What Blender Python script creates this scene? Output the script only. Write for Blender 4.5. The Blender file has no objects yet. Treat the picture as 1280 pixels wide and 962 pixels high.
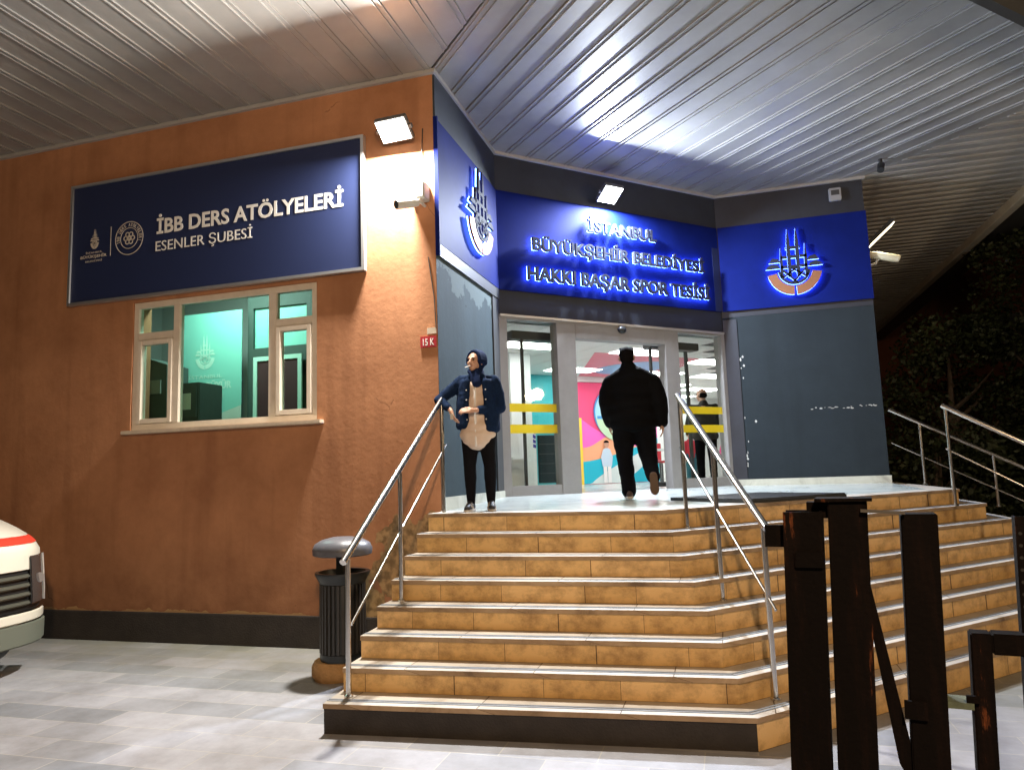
import bpy, bmesh, math, random
from mathutils import Vector, Matrix
random.seed(7)
sc = bpy.context.scene
R = math.radians

# ------------------------------------------------------------------ camera
CAM_H = 1.793
cam = bpy.data.cameras.new("camera"); camo = bpy.data.objects.new("camera", cam)
sc.collection.objects.link(camo); sc.camera = camo
yaw, pitch, roll = R(-16.2), R(6.9), R(-1.97)
fw = Vector((math.sin(yaw)*math.cos(pitch), math.cos(yaw)*math.cos(pitch), math.sin(pitch)))
r0 = Vector((math.cos(yaw), -math.sin(yaw), 0)); u0 = r0.cross(fw)
rr = r0*math.cos(roll) + u0*math.sin(roll); uu = -r0*math.sin(roll) + u0*math.cos(roll)
M = Matrix((rr, uu, -fw)).transposed().to_4x4(); M.translation = (0, 0, CAM_H)
camo.matrix_world = M
cam.sensor_fit = 'HORIZONTAL'; cam.sensor_width = 36; cam.lens = 905/1280*36
cam.clip_start = 0.05; cam.clip_end = 500

# ------------------------------------------------------------------ world + exposure
w = bpy.data.worlds.new("World"); sc.world = w; w.use_nodes = True
nt = w.node_tree; nt.nodes.clear()
sky = nt.nodes.new('ShaderNodeTexSky'); sky.sky_type = 'NISHITA'; sky.sun_disc = False
sky.sun_elevation = R(-4); sky.sun_rotation = R(200)
bg = nt.nodes.new('ShaderNodeBackground'); bg.inputs['Strength'].default_value = 0.05
wo = nt.nodes.new('ShaderNodeOutputWorld')
nt.links.new(sky.outputs[0], bg.inputs[0]); nt.links.new(bg.outputs[0], wo.inputs[0])
vs = sc.view_settings; vs.view_transform = 'Standard'; vs.look = 'None'; vs.gamma = 1; vs.exposure = 0.0
vs.use_curve_mapping = False
sc.cycles.use_denoising = True
sc.cycles.max_bounces = 8
sc.cycles.sample_clamp_indirect = 8
sc.cycles.caustics_reflective = False; sc.cycles.caustics_refractive = False

def lamp(name, kind, loc, power, col, direction=None, size=None, size_y=None, spread=None, radius=None):
    l = bpy.data.lights.new(name, kind); l.energy = power; l.color = col
    o = bpy.data.objects.new(name, l); sc.collection.objects.link(o); o.location = loc
    if direction is not None:
        o.rotation_euler = Vector(direction).to_track_quat('-Z', 'Y').to_euler()
    if kind == 'AREA':
        l.shape = 'RECTANGLE'; l.size = size; l.size_y = size_y or size
        if spread: l.spread = spread
    if radius is not None: l.shadow_soft_size = radius
    return o
# street lighting of the road behind the camera (sodium)
STREET = 1600
lamp("street_light", 'POINT', (.9, -1.9, 5.0), STREET, (1, .67, .38), radius=.18)
lamp("street_light_right", 'POINT', (10.5, 6.5, 4.3), 700, (1, .72, .42), radius=.18)

# ------------------------------------------------------------------ materials
MATS = {}
def mat(name, col, rough=.6, metal=0.0, spec=.5, noise=0.0, nscale=6.0, bump=0.0, bscale=60.0, emit=None, estr=0.0, coat=0.0, col2=None):
    if name in MATS: return MATS[name]
    m = bpy.data.materials.new(name); m.use_nodes = True; MATS[name] = m
    t = m.node_tree; b = t.nodes['Principled BSDF']
    b.inputs['Base Color'].default_value = (*col, 1); b.inputs['Roughness'].default_value = rough
    b.inputs['Metallic'].default_value = metal; b.inputs['Specular IOR Level'].default_value = spec
    b.inputs['Coat Weight'].default_value = coat
    tc = t.nodes.new('ShaderNodeTexCoord')
    if noise > 0:
        n = t.nodes.new('ShaderNodeTexNoise'); n.inputs['Scale'].default_value = nscale; n.inputs['Detail'].default_value = 6
        n.inputs['Roughness'].default_value = .65
        t.links.new(tc.outputs['Object'], n.inputs['Vector'])
        rp = t.nodes.new('ShaderNodeValToRGB')
        rp.color_ramp.elements[0].position = .3; rp.color_ramp.elements[1].position = .7
        c2 = col2 or tuple(c*(1-noise) for c in col)
        rp.color_ramp.elements[0].color = (*c2, 1); rp.color_ramp.elements[1].color = (*col, 1)
        t.links.new(n.outputs['Fac'], rp.inputs[0]); t.links.new(rp.outputs[0], b.inputs['Base Color'])
    if bump > 0:
        n2 = t.nodes.new('ShaderNodeTexNoise'); n2.inputs['Scale'].default_value = bscale; n2.inputs['Detail'].default_value = 4
        t.links.new(tc.outputs['Object'], n2.inputs['Vector'])
        bp = t.nodes.new('ShaderNodeBump'); bp.inputs['Strength'].default_value = bump; bp.inputs['Distance'].default_value = .02
        t.links.new(n2.outputs['Fac'], bp.inputs['Height']); t.links.new(bp.outputs[0], b.inputs['Normal'])
    if emit:
        b.inputs['Emission Color'].default_value = (*emit, 1); b.inputs['Emission Strength'].default_value = estr
    return m

def glass_mat(name, tint=(1, 1, 1), mixf=.10):
    m = bpy.data.materials.new(name); m.use_nodes = True; t = m.node_tree; t.nodes.clear()
    o = t.nodes.new('ShaderNodeOutputMaterial'); mx = t.nodes.new('ShaderNodeMixShader')
    tr = t.nodes.new('ShaderNodeBsdfTransparent'); tr.inputs[0].default_value = (*tint, 1)
    gl = t.nodes.new('ShaderNodeBsdfGlossy'); gl.inputs['Roughness'].default_value = .02
    lw = t.nodes.new('ShaderNodeLayerWeight'); lw.inputs[0].default_value = .5
    pw = t.nodes.new('ShaderNodeMath'); pw.operation = 'POWER'; pw.inputs[1].default_value = 5; t.links.new(lw.outputs['Facing'], pw.inputs[0])
    fr = t.nodes.new('ShaderNodeMath'); fr.operation = 'MULTIPLY_ADD'; fr.inputs[1].default_value = .8; fr.inputs[2].default_value = mixf*.4; t.links.new(pw.outputs[0], fr.inputs[0])
    t.links.new(fr.outputs[0], mx.inputs[0]); t.links.new(tr.outputs[0], mx.inputs[1]); t.links.new(gl.outputs[0], mx.inputs[2])
    t.links.new(mx.outputs[0], o.inputs[0]); return m

def nodes_of(m): return m.node_tree, m.node_tree.nodes['Principled BSDF']

def stucco(name, base, dark, stain, peel=None, splash=False, band=None):
    """painted render: blotchy colour, stains, trowel bump; peel=(centre, radius) shows bare mortar"""
    m = mat(name, base, rough=.85, spec=.25); t, b = nodes_of(m); N = t.nodes; L = t.links
    tc = N.new('ShaderNodeTexCoord')
    n1 = N.new('ShaderNodeTexNoise'); n1.inputs['Scale'].default_value = .9; n1.inputs['Detail'].default_value = 8; n1.inputs['Roughness'].default_value = .7
    L.new(tc.outputs['Object'], n1.inputs['Vector'])
    rp = N.new('ShaderNodeValToRGB'); rp.color_ramp.elements[0].position = .35; rp.color_ramp.elements[1].position = .62
    rp.color_ramp.elements[0].color = (*dark, 1); rp.color_ramp.elements[1].color = (*base, 1)
    L.new(n1.outputs['Fac'], rp.inputs[0])
    # vertical run-off streaks
    mp = N.new('ShaderNodeMapping'); mp.inputs['Scale'].default_value = (3.2, 3.2, .25); L.new(tc.outputs['Object'], mp.inputs[0])
    n2 = N.new('ShaderNodeTexNoise'); n2.inputs['Scale'].default_value = 1.6; n2.inputs['Detail'].default_value = 6; L.new(mp.outputs[0], n2.inputs['Vector'])
    r2 = N.new('ShaderNodeValToRGB'); r2.color_ramp.elements[0].position = .52; r2.color_ramp.elements[1].position = .75
    L.new(n2.outputs['Fac'], r2.inputs[0])
    mx = N.new('ShaderNodeMix'); mx.data_type = 'RGBA'
    sc2 = N.new('ShaderNodeMath'); sc2.operation = 'MULTIPLY'; sc2.inputs[1].default_value = .45; L.new(r2.outputs[0], sc2.inputs[0])
    L.new(sc2.outputs[0], mx.inputs[0]); L.new(rp.outputs[0], mx.inputs[6]); mx.inputs[7].default_value = (*stain, 1)
    out = mx.outputs[2]
    # hairline cracks
    nd = N.new('ShaderNodeTexNoise'); nd.inputs['Scale'].default_value = 1.8; nd.inputs['Detail'].default_value = 5; L.new(tc.outputs['Object'], nd.inputs['Vector'])
    va = N.new('ShaderNodeVectorMath'); va.operation = 'MULTIPLY_ADD'; va.inputs[1].default_value = (.5, .5, .5); L.new(nd.outputs['Color'], va.inputs[0]); L.new(tc.outputs['Object'], va.inputs[2])
    vo = N.new('ShaderNodeTexVoronoi'); vo.feature = 'DISTANCE_TO_EDGE'; vo.inputs['Scale'].default_value = .55; L.new(va.outputs[0], vo.inputs['Vector'])
    lc = N.new('ShaderNodeMath'); lc.operation = 'LESS_THAN'; lc.inputs[1].default_value = .0035; L.new(vo.outputs['Distance'], lc.inputs[0])
    nm = N.new('ShaderNodeMath'); nm.operation = 'GREATER_THAN'; nm.inputs[1].default_value = .60; L.new(n1.outputs['Fac'], nm.inputs[0])
    cm = N.new('ShaderNodeMath'); cm.operation = 'MULTIPLY'; L.new(lc.outputs[0], cm.inputs[0]); L.new(nm.outputs[0], cm.inputs[1])
    cm2 = N.new('ShaderNodeMath'); cm2.operation = 'MULTIPLY'; cm2.inputs[1].default_value = .45; L.new(cm.outputs[0], cm2.inputs[0])
    mc = N.new('ShaderNodeMix'); mc.data_type = 'RGBA'; L.new(cm2.outputs[0], mc.inputs[0]); L.new(out, mc.inputs[6]); mc.inputs[7].default_value = (*(c*.3 for c in dark), 1)
    out = mc.outputs[2]
    if splash:
        se = N.new('ShaderNodeSeparateXYZ'); L.new(tc.outputs['Object'], se.inputs[0])
        ns = N.new('ShaderNodeTexNoise'); ns.inputs['Scale'].default_value = 5; ns.inputs['Detail'].default_value = 8; L.new(tc.outputs['Object'], ns.inputs['Vector'])
        mr = N.new('ShaderNodeMapRange'); mr.inputs['From Min'].default_value = 1.15; mr.inputs['From Max'].default_value = .30; L.new(se.outputs[2], mr.inputs[0])
        sm = N.new('ShaderNodeMath'); sm.operation = 'MULTIPLY'; L.new(mr.outputs[0], sm.inputs[0]); L.new(ns.outputs['Fac'], sm.inputs[1])
        ms_ = N.new('ShaderNodeMix'); ms_.data_type = 'RGBA'; L.new(sm.outputs[0], ms_.inputs[0]); L.new(out, ms_.inputs[6]); ms_.inputs[7].default_value = (*(c*.55 for c in stain), 1)
        out = ms_.outputs[2]
        # crumbling mortar just above the plinth
        ad = N.new('ShaderNodeMath'); ad.operation = 'MULTIPLY_ADD'; ad.inputs[1].default_value = -.16; L.new(ns.outputs['Fac'], ad.inputs[0]); L.new(se.outputs[2], ad.inputs[2])
        l2 = N.new('ShaderNodeMath'); l2.operation = 'LESS_THAN'; l2.inputs[1].default_value = .275; L.new(ad.outputs[0], l2.inputs[0])
        m4 = N.new('ShaderNodeMix'); m4.data_type = 'RGBA'; L.new(l2.outputs[0], m4.inputs[0]); L.new(out, m4.inputs[6]); m4.inputs[7].default_value = (.42, .27, .13, 1)
        out = m4.outputs[2]
    if band:
        z0, z1, bcol = band
        se = N.new('ShaderNodeSeparateXYZ'); L.new(tc.outputs['Object'], se.inputs[0])
        ns = N.new('ShaderNodeTexNoise'); ns.inputs['Scale'].default_value = 2.6; ns.inputs['Detail'].default_value = 8; ns.inputs['Roughness'].default_value = .65; L.new(tc.outputs['Object'], ns.inputs['Vector'])
        mr = N.new('ShaderNodeMapRange'); mr.inputs['From Min'].default_value = z0; mr.inputs['From Max'].default_value = z1; mr.inputs['To Min'].default_value = -.25; mr.inputs['To Max'].default_value = .22; mr.clamp = False; L.new(se.outputs[2], mr.inputs[0])
        ab = N.new('ShaderNodeMath'); ab.operation = 'ADD'; L.new(mr.outputs[0], ab.inputs[0]); L.new(ns.outputs['Fac'], ab.inputs[1])
        gb = N.new('ShaderNodeMath'); gb.operation = 'GREATER_THAN'; gb.inputs[1].default_value = .56; L.new(ab.outputs[0], gb.inputs[0])
        g2 = N.new('ShaderNodeMath'); g2.operation = 'MULTIPLY'; g2.inputs[1].default_value = .75; L.new(gb.outputs[0], g2.inputs[0])
        m4 = N.new('ShaderNodeMix'); m4.data_type = 'RGBA'; L.new(g2.outputs[0], m4.inputs[0]); L.new(out, m4.inputs[6]); m4.inputs[7].default_value = (*bcol, 1)
        out = m4.outputs[2]
    if peel:
        for cen, rad, pcol in peel:
            d = N.new('ShaderNodeVectorMath'); d.operation = 'DISTANCE'; d.inputs[1].default_value = cen; L.new(tc.outputs['Object'], d.inputs[0])
            n3 = N.new('ShaderNodeTexNoise'); n3.inputs['Scale'].default_value = 3.5; n3.inputs['Detail'].default_value = 7; L.new(tc.outputs['Object'], n3.inputs['Vector'])
            mu = N.new('ShaderNodeMath'); mu.operation = 'MULTIPLY_ADD'; mu.inputs[1].default_value = -1.6*rad; L.new(n3.outputs['Fac'], mu.inputs[0]); L.new(d.outputs['Value'], mu.inputs[2])
            lt = N.new('ShaderNodeMath'); lt.operation = 'LESS_THAN'; lt.inputs[1].default_value = 0.0; L.new(mu.outputs[0], lt.inputs[0])
            n4 = N.new('ShaderNodeTexNoise'); n4.inputs['Scale'].default_value = 14; n4.inputs['Detail'].default_value = 6; L.new(tc.outputs['Object'], n4.inputs['Vector'])
            r4 = N.new('ShaderNodeValToRGB'); r4.color_ramp.elements[0].color = (*(c*.45 for c in pcol), 1); r4.color_ramp.elements[1].color = (*pcol, 1)
            r4.color_ramp.elements[0].position = .38; r4.color_ramp.elements[1].position = .6
            L.new(n4.outputs['Fac'], r4.inputs[0])
            m2 = N.new('ShaderNodeMix'); m2.data_type = 'RGBA'; L.new(lt.outputs[0], m2.inputs[0]); L.new(out, m2.inputs[6]); L.new(r4.outputs[0], m2.inputs[7])
            out = m2.outputs[2]
    L.new(out, b.inputs['Base Color'])
    nb = N.new('ShaderNodeTexNoise'); nb.inputs['Scale'].default_value = 16; nb.inputs['Detail'].default_value = 9; nb.inputs['Roughness'].default_value = .6
    L.new(tc.outputs['Object'], nb.inputs['Vector'])
    bp = N.new('ShaderNodeBump'); bp.inputs['Strength'].default_value = .13; bp.inputs['Distance'].default_value = .02
    L.new(nb.outputs['Fac'], bp.inputs['Height']); L.new(bp.outputs[0], b.inputs['Normal'])
    return m

M_ORANGE = stucco("orange_stucco", (.46, .222, .115), (.33, .152, .077), (.22, .095, .048),
                  peel=[((-3.15, 7.106, .85), .62, (.40, .26, .13)), ((-3.85, 7.106, .30), .50, (.40, .27, .13)), ((-3.05, 7.106, .55), .40, (.24, .20, .13))], splash=True)
M_NICHE = stucco("slate_stucco", (.038, .060, .072), (.028, .045, .054), (.023, .034, .04), band=(3.55, 4.2, (.11, .145, .15)))
M_SLATE = stucco("slate_paint", (.019, .027, .033), (.015, .021, .026), (.012, .017, .02))
M_NAVYWALL = mat("dark_navy_paint", (.022, .028, .042), rough=.5, noise=.3, nscale=3)
M_FARWALL = stucco("far_wall_paint", (.10, .034, .020), (.08, .028, .016), (.05, .02, .012))
M_PLINTH = mat("dark_plinth", (.035, .028, .024), rough=.75, noise=.5, nscale=5, bump=.3)
M_BLUEPANEL = mat("blue_panel", (.005, .013, .135), rough=.6, spec=.06, noise=.25, nscale=2.5)
M_SIGNBLUE = mat("sign_blue_vinyl", (.017, .026, .080), rough=.5, spec=.3)
M_WHITE = mat("white_vinyl", (.75, .74, .72), rough=.5)
M_ALU = mat("aluminium", (.62, .63, .65), rough=.38, metal=.85)
M_DOORALU = mat("door_aluminium", (.30, .29, .285), rough=.55, metal=.0, noise=.15, nscale=5)
M_STEEL = mat("stainless_steel", (.62, .60, .57), rough=.22, metal=1.0)
M_BLACK = mat("black_plastic", (.015, .016, .017), rough=.42)
M_DARKGREY = mat("dark_grey_metal", (.05, .052, .055), rough=.5)
M_PVC = mat("window_pvc", (.70, .63, .54), rough=.45, noise=.12, nscale=9)
M_SILL = mat("sill_marble", (.6, .52, .42), rough=.5, noise=.2, nscale=12)
M_CCTV = mat("camera_plastic", (.62, .63, .60), rough=.45, noise=.1)
M_SOFFIT = mat("soffit_sheet", (.385, .385, .38), rough=.38, metal=.1, noise=.28, nscale=.9)
M_TRIM = mat("soffit_trim", (.38, .38, .38), rough=.5)
M_FASCIA = mat("fascia_sheet", (.52, .50, .44), rough=.5, noise=.3, nscale=2)
M_RUST = None
M_GLASS = glass_mat("door_glass", (.95, .98, .97))
M_WGLASS = glass_mat("tinted_glass", (.70, .86, .80))
M_YELLOW = mat("yellow_tape", (.80, .60, .01), rough=.5)
M_DARKGAP = mat("dark_gap", (.01, .01, .01), rough=.9)

def rust_mat():
    m = mat("rusty_steel", (.02, .014, .012), rough=.85, spec=.06); t, b = nodes_of(m); N = t.nodes; L = t.links
    tc = N.new('ShaderNodeTexCoord'); mp = N.new('ShaderNodeMapping'); mp.inputs['Scale'].default_value = (14, 14, 1.7); L.new(tc.outputs['Object'], mp.inputs[0])
    n = N.new('ShaderNodeTexNoise'); n.inputs['Scale'].default_value = 1.4; n.inputs['Detail'].default_value = 10; n.inputs['Roughness'].default_value = .7; L.new(mp.outputs[0], n.inputs['Vector'])
    rp = N.new('ShaderNodeValToRGB'); e = rp.color_ramp.elements
    e[0].position = .50; e[0].color = (.0035, .0026, .0026, 1); e[1].position = .72; e[1].color = (.24, .075, .028, 1)
    k = e.new(.62); k.color = (.007, .004, .0035, 1)
    L.new(n.outputs['Fac'], rp.inputs[0]); L.new(rp.outputs[0], b.inputs['Base Color'])
    n2 = N.new('ShaderNodeTexNoise'); n2.inputs['Scale'].default_value = 70; n2.inputs['Detail'].default_value = 5; L.new(tc.outputs['Object'], n2.inputs['Vector'])
    bp = N.new('ShaderNodeBump'); bp.inputs['Strength'].default_value = .5; bp.inputs['Distance'].default_value = .006; L.new(n2.outputs['Fac'], bp.inputs['Height']); L.new(bp.outputs[0], b.inputs['Normal'])
    return m
M_RUST = rust_mat()

def marble(name, c1, c2, vein, rough=.4):
    m = mat(name, c1, rough=rough, spec=.45); t, b = nodes_of(m); N = t.nodes; L = t.links
    tc = N.new('ShaderNodeTexCoord')
    n = N.new('ShaderNodeTexNoise'); n.inputs['Scale'].default_value = 2.2; n.inputs['Detail'].default_value = 9; n.inputs['Roughness'].default_value = .68; n.inputs['Distortion'].default_value = .8
    L.new(tc.outputs['Object'], n.inputs['Vector'])
    rp = N.new('ShaderNodeValToRGB'); e = rp.color_ramp.elements; e[0].position = .3; e[0].color = (*vein, 1); e[1].position = .66; e[1].color = (*c1, 1); k = e.new(.45); k.color = (*c2, 1)
    L.new(n.outputs['Fac'], rp.inputs[0]); L.new(rp.outputs[0], b.inputs['Base Color'])
    return m
M_TREAD = marble("tread_marble", (.52, .48, .42), (.42, .38, .33), (.26, .22, .17), .5)
def tread_joints(m):      # butt joints between the tread slabs, slabs of slightly different tone
    t, b = nodes_of(m); N = t.nodes; L = t.links; src = b.inputs['Base Color'].links[0].from_socket
    tc = N.new('ShaderNodeTexCoord'); se = N.new('ShaderNodeSeparateXYZ'); L.new(tc.outputs['Object'], se.inputs[0])
    ma = N.new('ShaderNodeMath'); ma.operation = 'MULTIPLY_ADD'; ma.inputs[1].default_value = 3.7; L.new(se.outputs[2], ma.inputs[0]); L.new(se.outputs[0], ma.inputs[2])
    co = N.new('ShaderNodeCombineXYZ'); L.new(ma.outputs[0], co.inputs[0]); co.inputs[1].default_value = 20
    br = N.new('ShaderNodeTexBrick'); br.offset = 0; br.inputs['Scale'].default_value = 1; br.inputs['Brick Width'].default_value = .97; br.inputs['Row Height'].default_value = 50; br.inputs['Mortar Size'].default_value = .004; br.inputs['Mortar Smooth'].default_value = .1
    br.inputs['Color1'].default_value = (1, 1, 1, 1); br.inputs['Color2'].default_value = (.66, .64, .62, 1); br.inputs['Mortar'].default_value = (.16, .12, .09, 1); L.new(co.outputs[0], br.inputs['Vector'])
    mx = N.new('ShaderNodeMix'); mx.data_type = 'RGBA'; mx.blend_type = 'MULTIPLY'; mx.inputs[0].default_value = 1; L.new(src, mx.inputs[6]); L.new(br.outputs['Color'], mx.inputs[7]); L.new(mx.outputs[2], b.inputs['Base Color'])
tread_joints(M_TREAD)
M_FLOOR = marble("landing_marble", (.44, .47, .45), (.37, .41, .39), (.27, .30, .29), .2)
M_STRIP = mat("anti_slip_strip", (.16, .18, .21), rough=.8)
M_SKIRT = marble("skirting_marble", (.60, .60, .52), (.5, .5, .42), (.33, .32, .27), .4)

def riser_mat():
    m = mat("riser_stone", (.55, .36, .17), rough=.5, spec=.4); t, b = nodes_of(m); N = t.nodes; L = t.links
    uv = N.new('ShaderNodeUVMap')
    br = N.new('ShaderNodeTexBrick'); br.offset = 0.0; br.inputs['Scale'].default_value = 1; br.inputs['Brick Width'].default_value = .62; br.inputs['Row Height'].default_value = 10
    br.inputs['Mortar Size'].default_value = .0032; br.inputs['Mortar Smooth'].default_value = .3; br.inputs['Bias'].default_value = 0
    br.inputs['Color1'].default_value = (.80, .54, .25, 1); br.inputs['Color2'].default_value = (.64, .40, .15, 1); br.inputs['Mortar'].default_value = (.10, .055, .025, 1)
    # uneven joint spacing
    nz = N.new('ShaderNodeTexNoise'); nz.noise_dimensions = '1D'; nz.inputs['Scale'].default_value = 1.1; su = N.new('ShaderNodeSeparateXYZ'); L.new(uv.outputs[0], su.inputs[0]); L.new(su.outputs[0], nz.inputs['W'])
    ad = N.new('ShaderNodeMix'); ad.data_type = 'VECTOR'; ad.inputs[0].default_value = .3
    va = N.new('ShaderNodeVectorMath'); va.operation = 'MULTIPLY_ADD'; va.inputs[1].default_value = (.75, .0, 0); L.new(nz.outputs['Color'], va.inputs[0]); L.new(uv.outputs[0], va.inputs[2])
    L.new(va.outputs[0], br.inputs['Vector'])
    n = N.new('ShaderNodeTexNoise'); n.inputs['Scale'].default_value = 4.5; n.inputs['Detail'].default_value = 9; n.inputs['Roughness'].default_value = .7; L.new(uv.outputs[0], n.inputs['Vector'])
    rp = N.new('ShaderNodeValToRGB'); e = rp.color_ramp.elements; e[0].position = .33; e[0].color = (.36, .31, .27, 1); e[1].position = .56; e[1].color = (1, 1, 1, 1)
    L.new(n.outputs['Fac'], rp.inputs[0])
    mx = N.new('ShaderNodeMix'); mx.data_type = 'RGBA'; mx.blend_type = 'MULTIPLY'; mx.inputs[0].default_value = .8
    L.new(br.outputs['Color'], mx.inputs[6]); L.new(rp.outputs[0], mx.inputs[7]); L.new(mx.outputs[2], b.inputs['Base Color'])
    bp = N.new('ShaderNodeBump'); bp.inputs['Strength'].default_value = .35; bp.inputs['Distance'].default_value = .01; L.new(n.outputs['Fac'], bp.inputs['Height']); L.new(bp.outputs[0], b.inputs['Normal'])
    return m
M_RISER = riser_mat()

def paving_mat():
    m = mat("paving_slabs", (.3, .3, .31), rough=.55, spec=.4); t, b = nodes_of(m); N = t.nodes; L = t.links
    tc = N.new('ShaderNodeTexCoord')
    mp = N.new('ShaderNodeMapping'); mp.inputs['Location'].default_value = (4.09, -4.33, 0); L.new(tc.outputs['Object'], mp.inputs[0])
    br = N.new('ShaderNodeTexBrick'); br.offset = .5; br.inputs['Scale'].default_value = 1; br.inputs['Brick Width'].default_value = .64; br.inputs['Row Height'].default_value = .315
    br.inputs['Mortar Size'].default_value = .004; br.inputs['Mortar Smooth'].default_value = .2; br.inputs['Bias'].default_value = -.15
    br.inputs['Color1'].default_value = (.33, .335, .375, 1); br.inputs['Color2'].default_value = (.19, .205, .235, 1); br.inputs['Mortar'].default_value = (.40, .39, .37, 1)
    L.new(mp.outputs[0], br.inputs['Vector'])
    n = N.new('ShaderNodeTexNoise'); n.inputs['Scale'].default_value = 1.3; n.inputs['Detail'].default_value = 9; n.inputs['Roughness'].default_value = .7; L.new(tc.outputs['Object'], n.inputs['Vector'])
    rp = N.new('ShaderNodeValToRGB'); e = rp.color_ramp.elements; e[0].position = .3; e[0].color = (.42, .40, .36, 1); e[1].position = .62; e[1].color = (1, 1, 1, 1)
    L.new(n.outputs['Fac'], rp.inputs[0])
    mx = N.new('ShaderNodeMix'); mx.data_type = 'RGBA'; mx.blend_type = 'MULTIPLY'; mx.inputs[0].default_value = .75
    L.new(br.outputs['Color'], mx.inputs[6]); L.new(rp.outputs[0], mx.inputs[7])
    # yellowish lamp tint painted into the slabs along the foot of the wall
    sep = N.new('ShaderNodeSeparateXYZ'); L.new(tc.outputs['Object'], sep.inputs[0])
    mr = N.new('ShaderNodeMapRange'); mr.inputs['From Min'].default_value = 5.5; mr.inputs['From Max'].default_value = 7.2; L.new(sep.outputs[1], mr.inputs[0])
    n5 = N.new('ShaderNodeTexNoise'); n5.inputs['Scale'].default_value = 2.4; n5.inputs['Detail'].default_value = 8; L.new(tc.outputs['Object'], n5.inputs['Vector'])
    mm = N.new('ShaderNodeMath'); mm.operation = 'MULTIPLY'; L.new(mr.outputs[0], mm.inputs[0]); L.new(n5.outputs['Fac'], mm.inputs[1])
    m3 = N.new('ShaderNodeMix'); m3.data_type = 'RGBA'; L.new(mm.outputs[0], m3.inputs[0]); L.new(mx.outputs[2], m3.inputs[6]); m3.inputs[7].default_value = (.15, .14, .06, 1)
    L.new(m3.outputs[2], b.inputs['Base Color'])
    bp = N.new('ShaderNodeBump'); bp.inputs['Strength'].default_value = .25; bp.inputs['Distance'].default_value = .01; L.new(n.outputs['Fac'], bp.inputs['Height']); L.new(bp.outputs[0], b.inputs['Normal'])
    return m
M_PAVE = paving_mat()

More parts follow.
